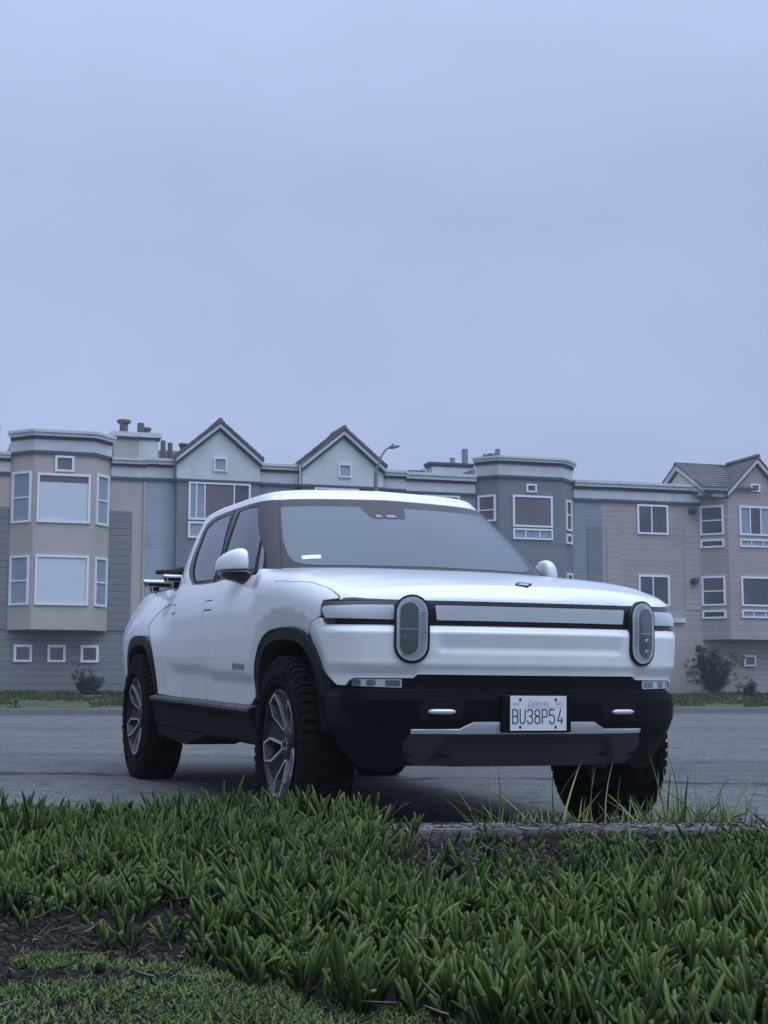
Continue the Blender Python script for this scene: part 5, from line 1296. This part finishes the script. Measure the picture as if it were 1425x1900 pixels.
gr_ = leaves('grass', P, Lg, rng.uniform(.0022, .0052, n), D, rng.random(n), M['grassb'], [(0,.8),(.3,1.),(.55,.9),(.75,.65),(.9,.38),(1.,.05)], nside=3, bend=.42, flat=.25)
tag(gr_, 'thin pale green grass blades growing behind the kerb in front of the tyre', 'grass', kind='stuff')
n = 26; x = rng.uniform(-1.4, .7, n); y = rng.uniform(3.2, 4.8, n)
P = np.stack([x, y, pz(x, y)+.05], -1); D = np.stack([rng.normal(0, .6, n), rng.normal(0, .3, n), np.ones(n)*.7], -1)
gs = leaves('dry_grass', P, rng.uniform(.03, .07, n), rng.uniform(.0010, .0020, n), D, .8+.2*rng.random(n), M['dead'], [(0,.8),(.4,1.),(.8,.6),(1.,.1)], nside=3, bend=.8, flat=.3)
tag(gs, 'dry straw blades between the ice plant leaves', 'dry grass', kind='stuff')
# far bank: low cover plants
def bank_cover():
    n = 42000; a = rng.uniform(-16, 44, n); d = rng.uniform(.1, ROADD-.30, n)
    lim = 4.9+.35*np.sin(a*1.3)+.25*np.sin(a*3.1+1)+.15*np.sin(a*8); k = d < lim
    bare = ((np.sin(a*.9+2)*np.sin(d*1.7+a*.4)) > .72) | ((d > 3.4) & (np.sin(a*1.1)*np.sin(a*.37+1) > .35))
    k &= ~bare; a, d = a[k], d[k]; n = len(a)
    x, y = A0[0]+UX*a+NX*d, A0[1]+UY*a+NY*d; z = bz(x, y)
    bump_ = .06*np.abs(np.sin(a*2.3)*np.sin(d*2.9+a))
    P = np.stack([x, y, z-.02+bump_*.3], -1); D = np.stack([rng.normal(0, .6, n), rng.normal(0, .6, n), np.ones(n)], -1)
    tone = .35+.35*np.sin(a*.55+1.0)+.25*rng.normal(size=n)*.6+.15*np.sin(a*3)*np.sin(d*3)
    o_ = leaves('bank_plants', P, rng.uniform(.05, .13, n)+bump_, rng.uniform(.018, .045, n), D, tone, M['bankgreen'], [(0,.6),(.4,1.),(1.,.15)], nside=3, bend=.3, flat=.4)
    tag(o_, 'low green plants covering the bank below the houses', 'ground cover', kind='stuff')
bank_cover()
def bush(a, d, w, h, nst, ncl, seed_, label, sp=1., lean=0., leafs=26, lr=.034):
    r_ = np.random.default_rng(seed_); x, y, _ = fac(a, d, 0); z = float(bz(np.array(x), np.array(y)))
    e = empty('shrub', (x, y, z)); tag(e, label, 'shrub')
    mb = MB(); tips = []
    for i in range(nst):
        th = r_.uniform(0, 2*math.pi); q = [Vector((0, 0, -.05))]; dd = Vector((math.cos(th)*r_.uniform(.1, .9)*w/h+lean, math.sin(th)*r_.uniform(.1, .7)*w/h*.6, 1)).normalized(); L = h*r_.uniform(.7, 1.1)
        for j in range(5): dd = (dd+Vector(r_.normal(0, .13, 3))).normalized(); q.append(q[-1]+dd*L/5); tips.append((q[-1], j))
        mb.tube(q, [.022, .018, .014, .010, .007, .004], 5)
    mb.build('stems', M['bark'], e, fix=False)
    P = []; D = []; T = []
    for i in range(ncl):
        p, j = tips[r_.integers(len(tips))] 
        if j < 1 and r_.random() < .7: continue
        c = p+Vector(r_.normal(0, .10*sp, 3)); tn = r_.uniform(.1, .8)
        for k in range(leafs):
            o_ = r_.normal(0, 1, 3); o_ /= np.linalg.norm(o_); P.append(np.array(c)+o_*r_.uniform(.0, .085)*sp); D.append(o_+[0, 0, .3]); T.append(tn+r_.uniform(-.2, .2))
    P = np.array(P); n = len(P)
    f_ = leaves('foliage', P, r_.uniform(.04, .085, n), r_.uniform(.5, 1., n)*lr*.55, np.array(D), np.array(T), M['bushleaf'], [(0,.3),(.4,1.),(1.,.1)], nside=3, bend=.3, flat=.35); f_.parent = e
bush(25.3, 1.3, 1.6, 1.70, 26, 480, 4, 'open grey green shrub on the bank in front of the mauve house', 1.0)
bush(26.3, 1.6, 1.1, .62, 10, 60, 9, 'low spreading grey shrub at the foot of the open shrub by the mauve house', 1.0, lean=.5)
bush(2.75, 1.6, .85, .62, 16, 170, 6, 'small dark shrub on the bank below the three little square windows', .8)
bush(2.55, 1.3, .3, 1.0, 5, 22, 12, 'thin feathery tall shrub rising behind the small dark shrub', .7)

# ------------------------------------------------------------------ sea mist: an even thin haze over the whole street
mb = MB(); mb.box((-1000, -300, -2.5), (1000, 1600, 14)); hz = mb.build('haze', None); tag(hz, kind='stuff')
hm = bpy.data.materials.new('haze'); hm.use_nodes = True; t_ = hm.node_tree; t_.nodes.clear()
pv = t_.nodes.new('ShaderNodeVolumePrincipled'); pv.inputs['Color'].default_value = (.86, .92, 1, 1); pv.inputs['Density'].default_value = .0010; pv.inputs['Anisotropy'].default_value = .2
ou = t_.nodes.new('ShaderNodeOutputMaterial'); t_.links.new(pv.outputs[0], ou.inputs['Volume']); hz.data.materials.clear(); hz.data.materials.append(hm)

# ------------------------------------------------------------------ the row goes on to the left: mirrored in the truck's flank
rows = {o_['label'][:6]: o_ for o_ in COL.objects if o_.type == 'EMPTY' and o_.get('category') == 'house'}
allh = [o_ for o_ in COL.objects if o_.get('category') == 'house']
hs_ = sorted(allh, key=lambda q: q.location.x)
def shift_house(src, da, label):
    c = copy_tree(src, None); c.location = (src.location.x+UX*da, src.location.y+UY*da, src.location.z); c['label'] = label
shift_house(hs_[2], -18.4, 'grey gabled house next to the leftmost pink house, outside the picture')
shift_house(hs_[1], -18.4, 'second grey gabled house left of the pink house, outside the picture')
shift_house(hs_[3], -35.29, 'slate house with angled bay further left along the row, outside the picture')
shift_house(hs_[4], -57.4, 'mauve house with tiled gable far left along the row, outside the picture')
shift_house(hs_[0], -40.55, 'pink house with white blinds at the far left end, outside the picture')
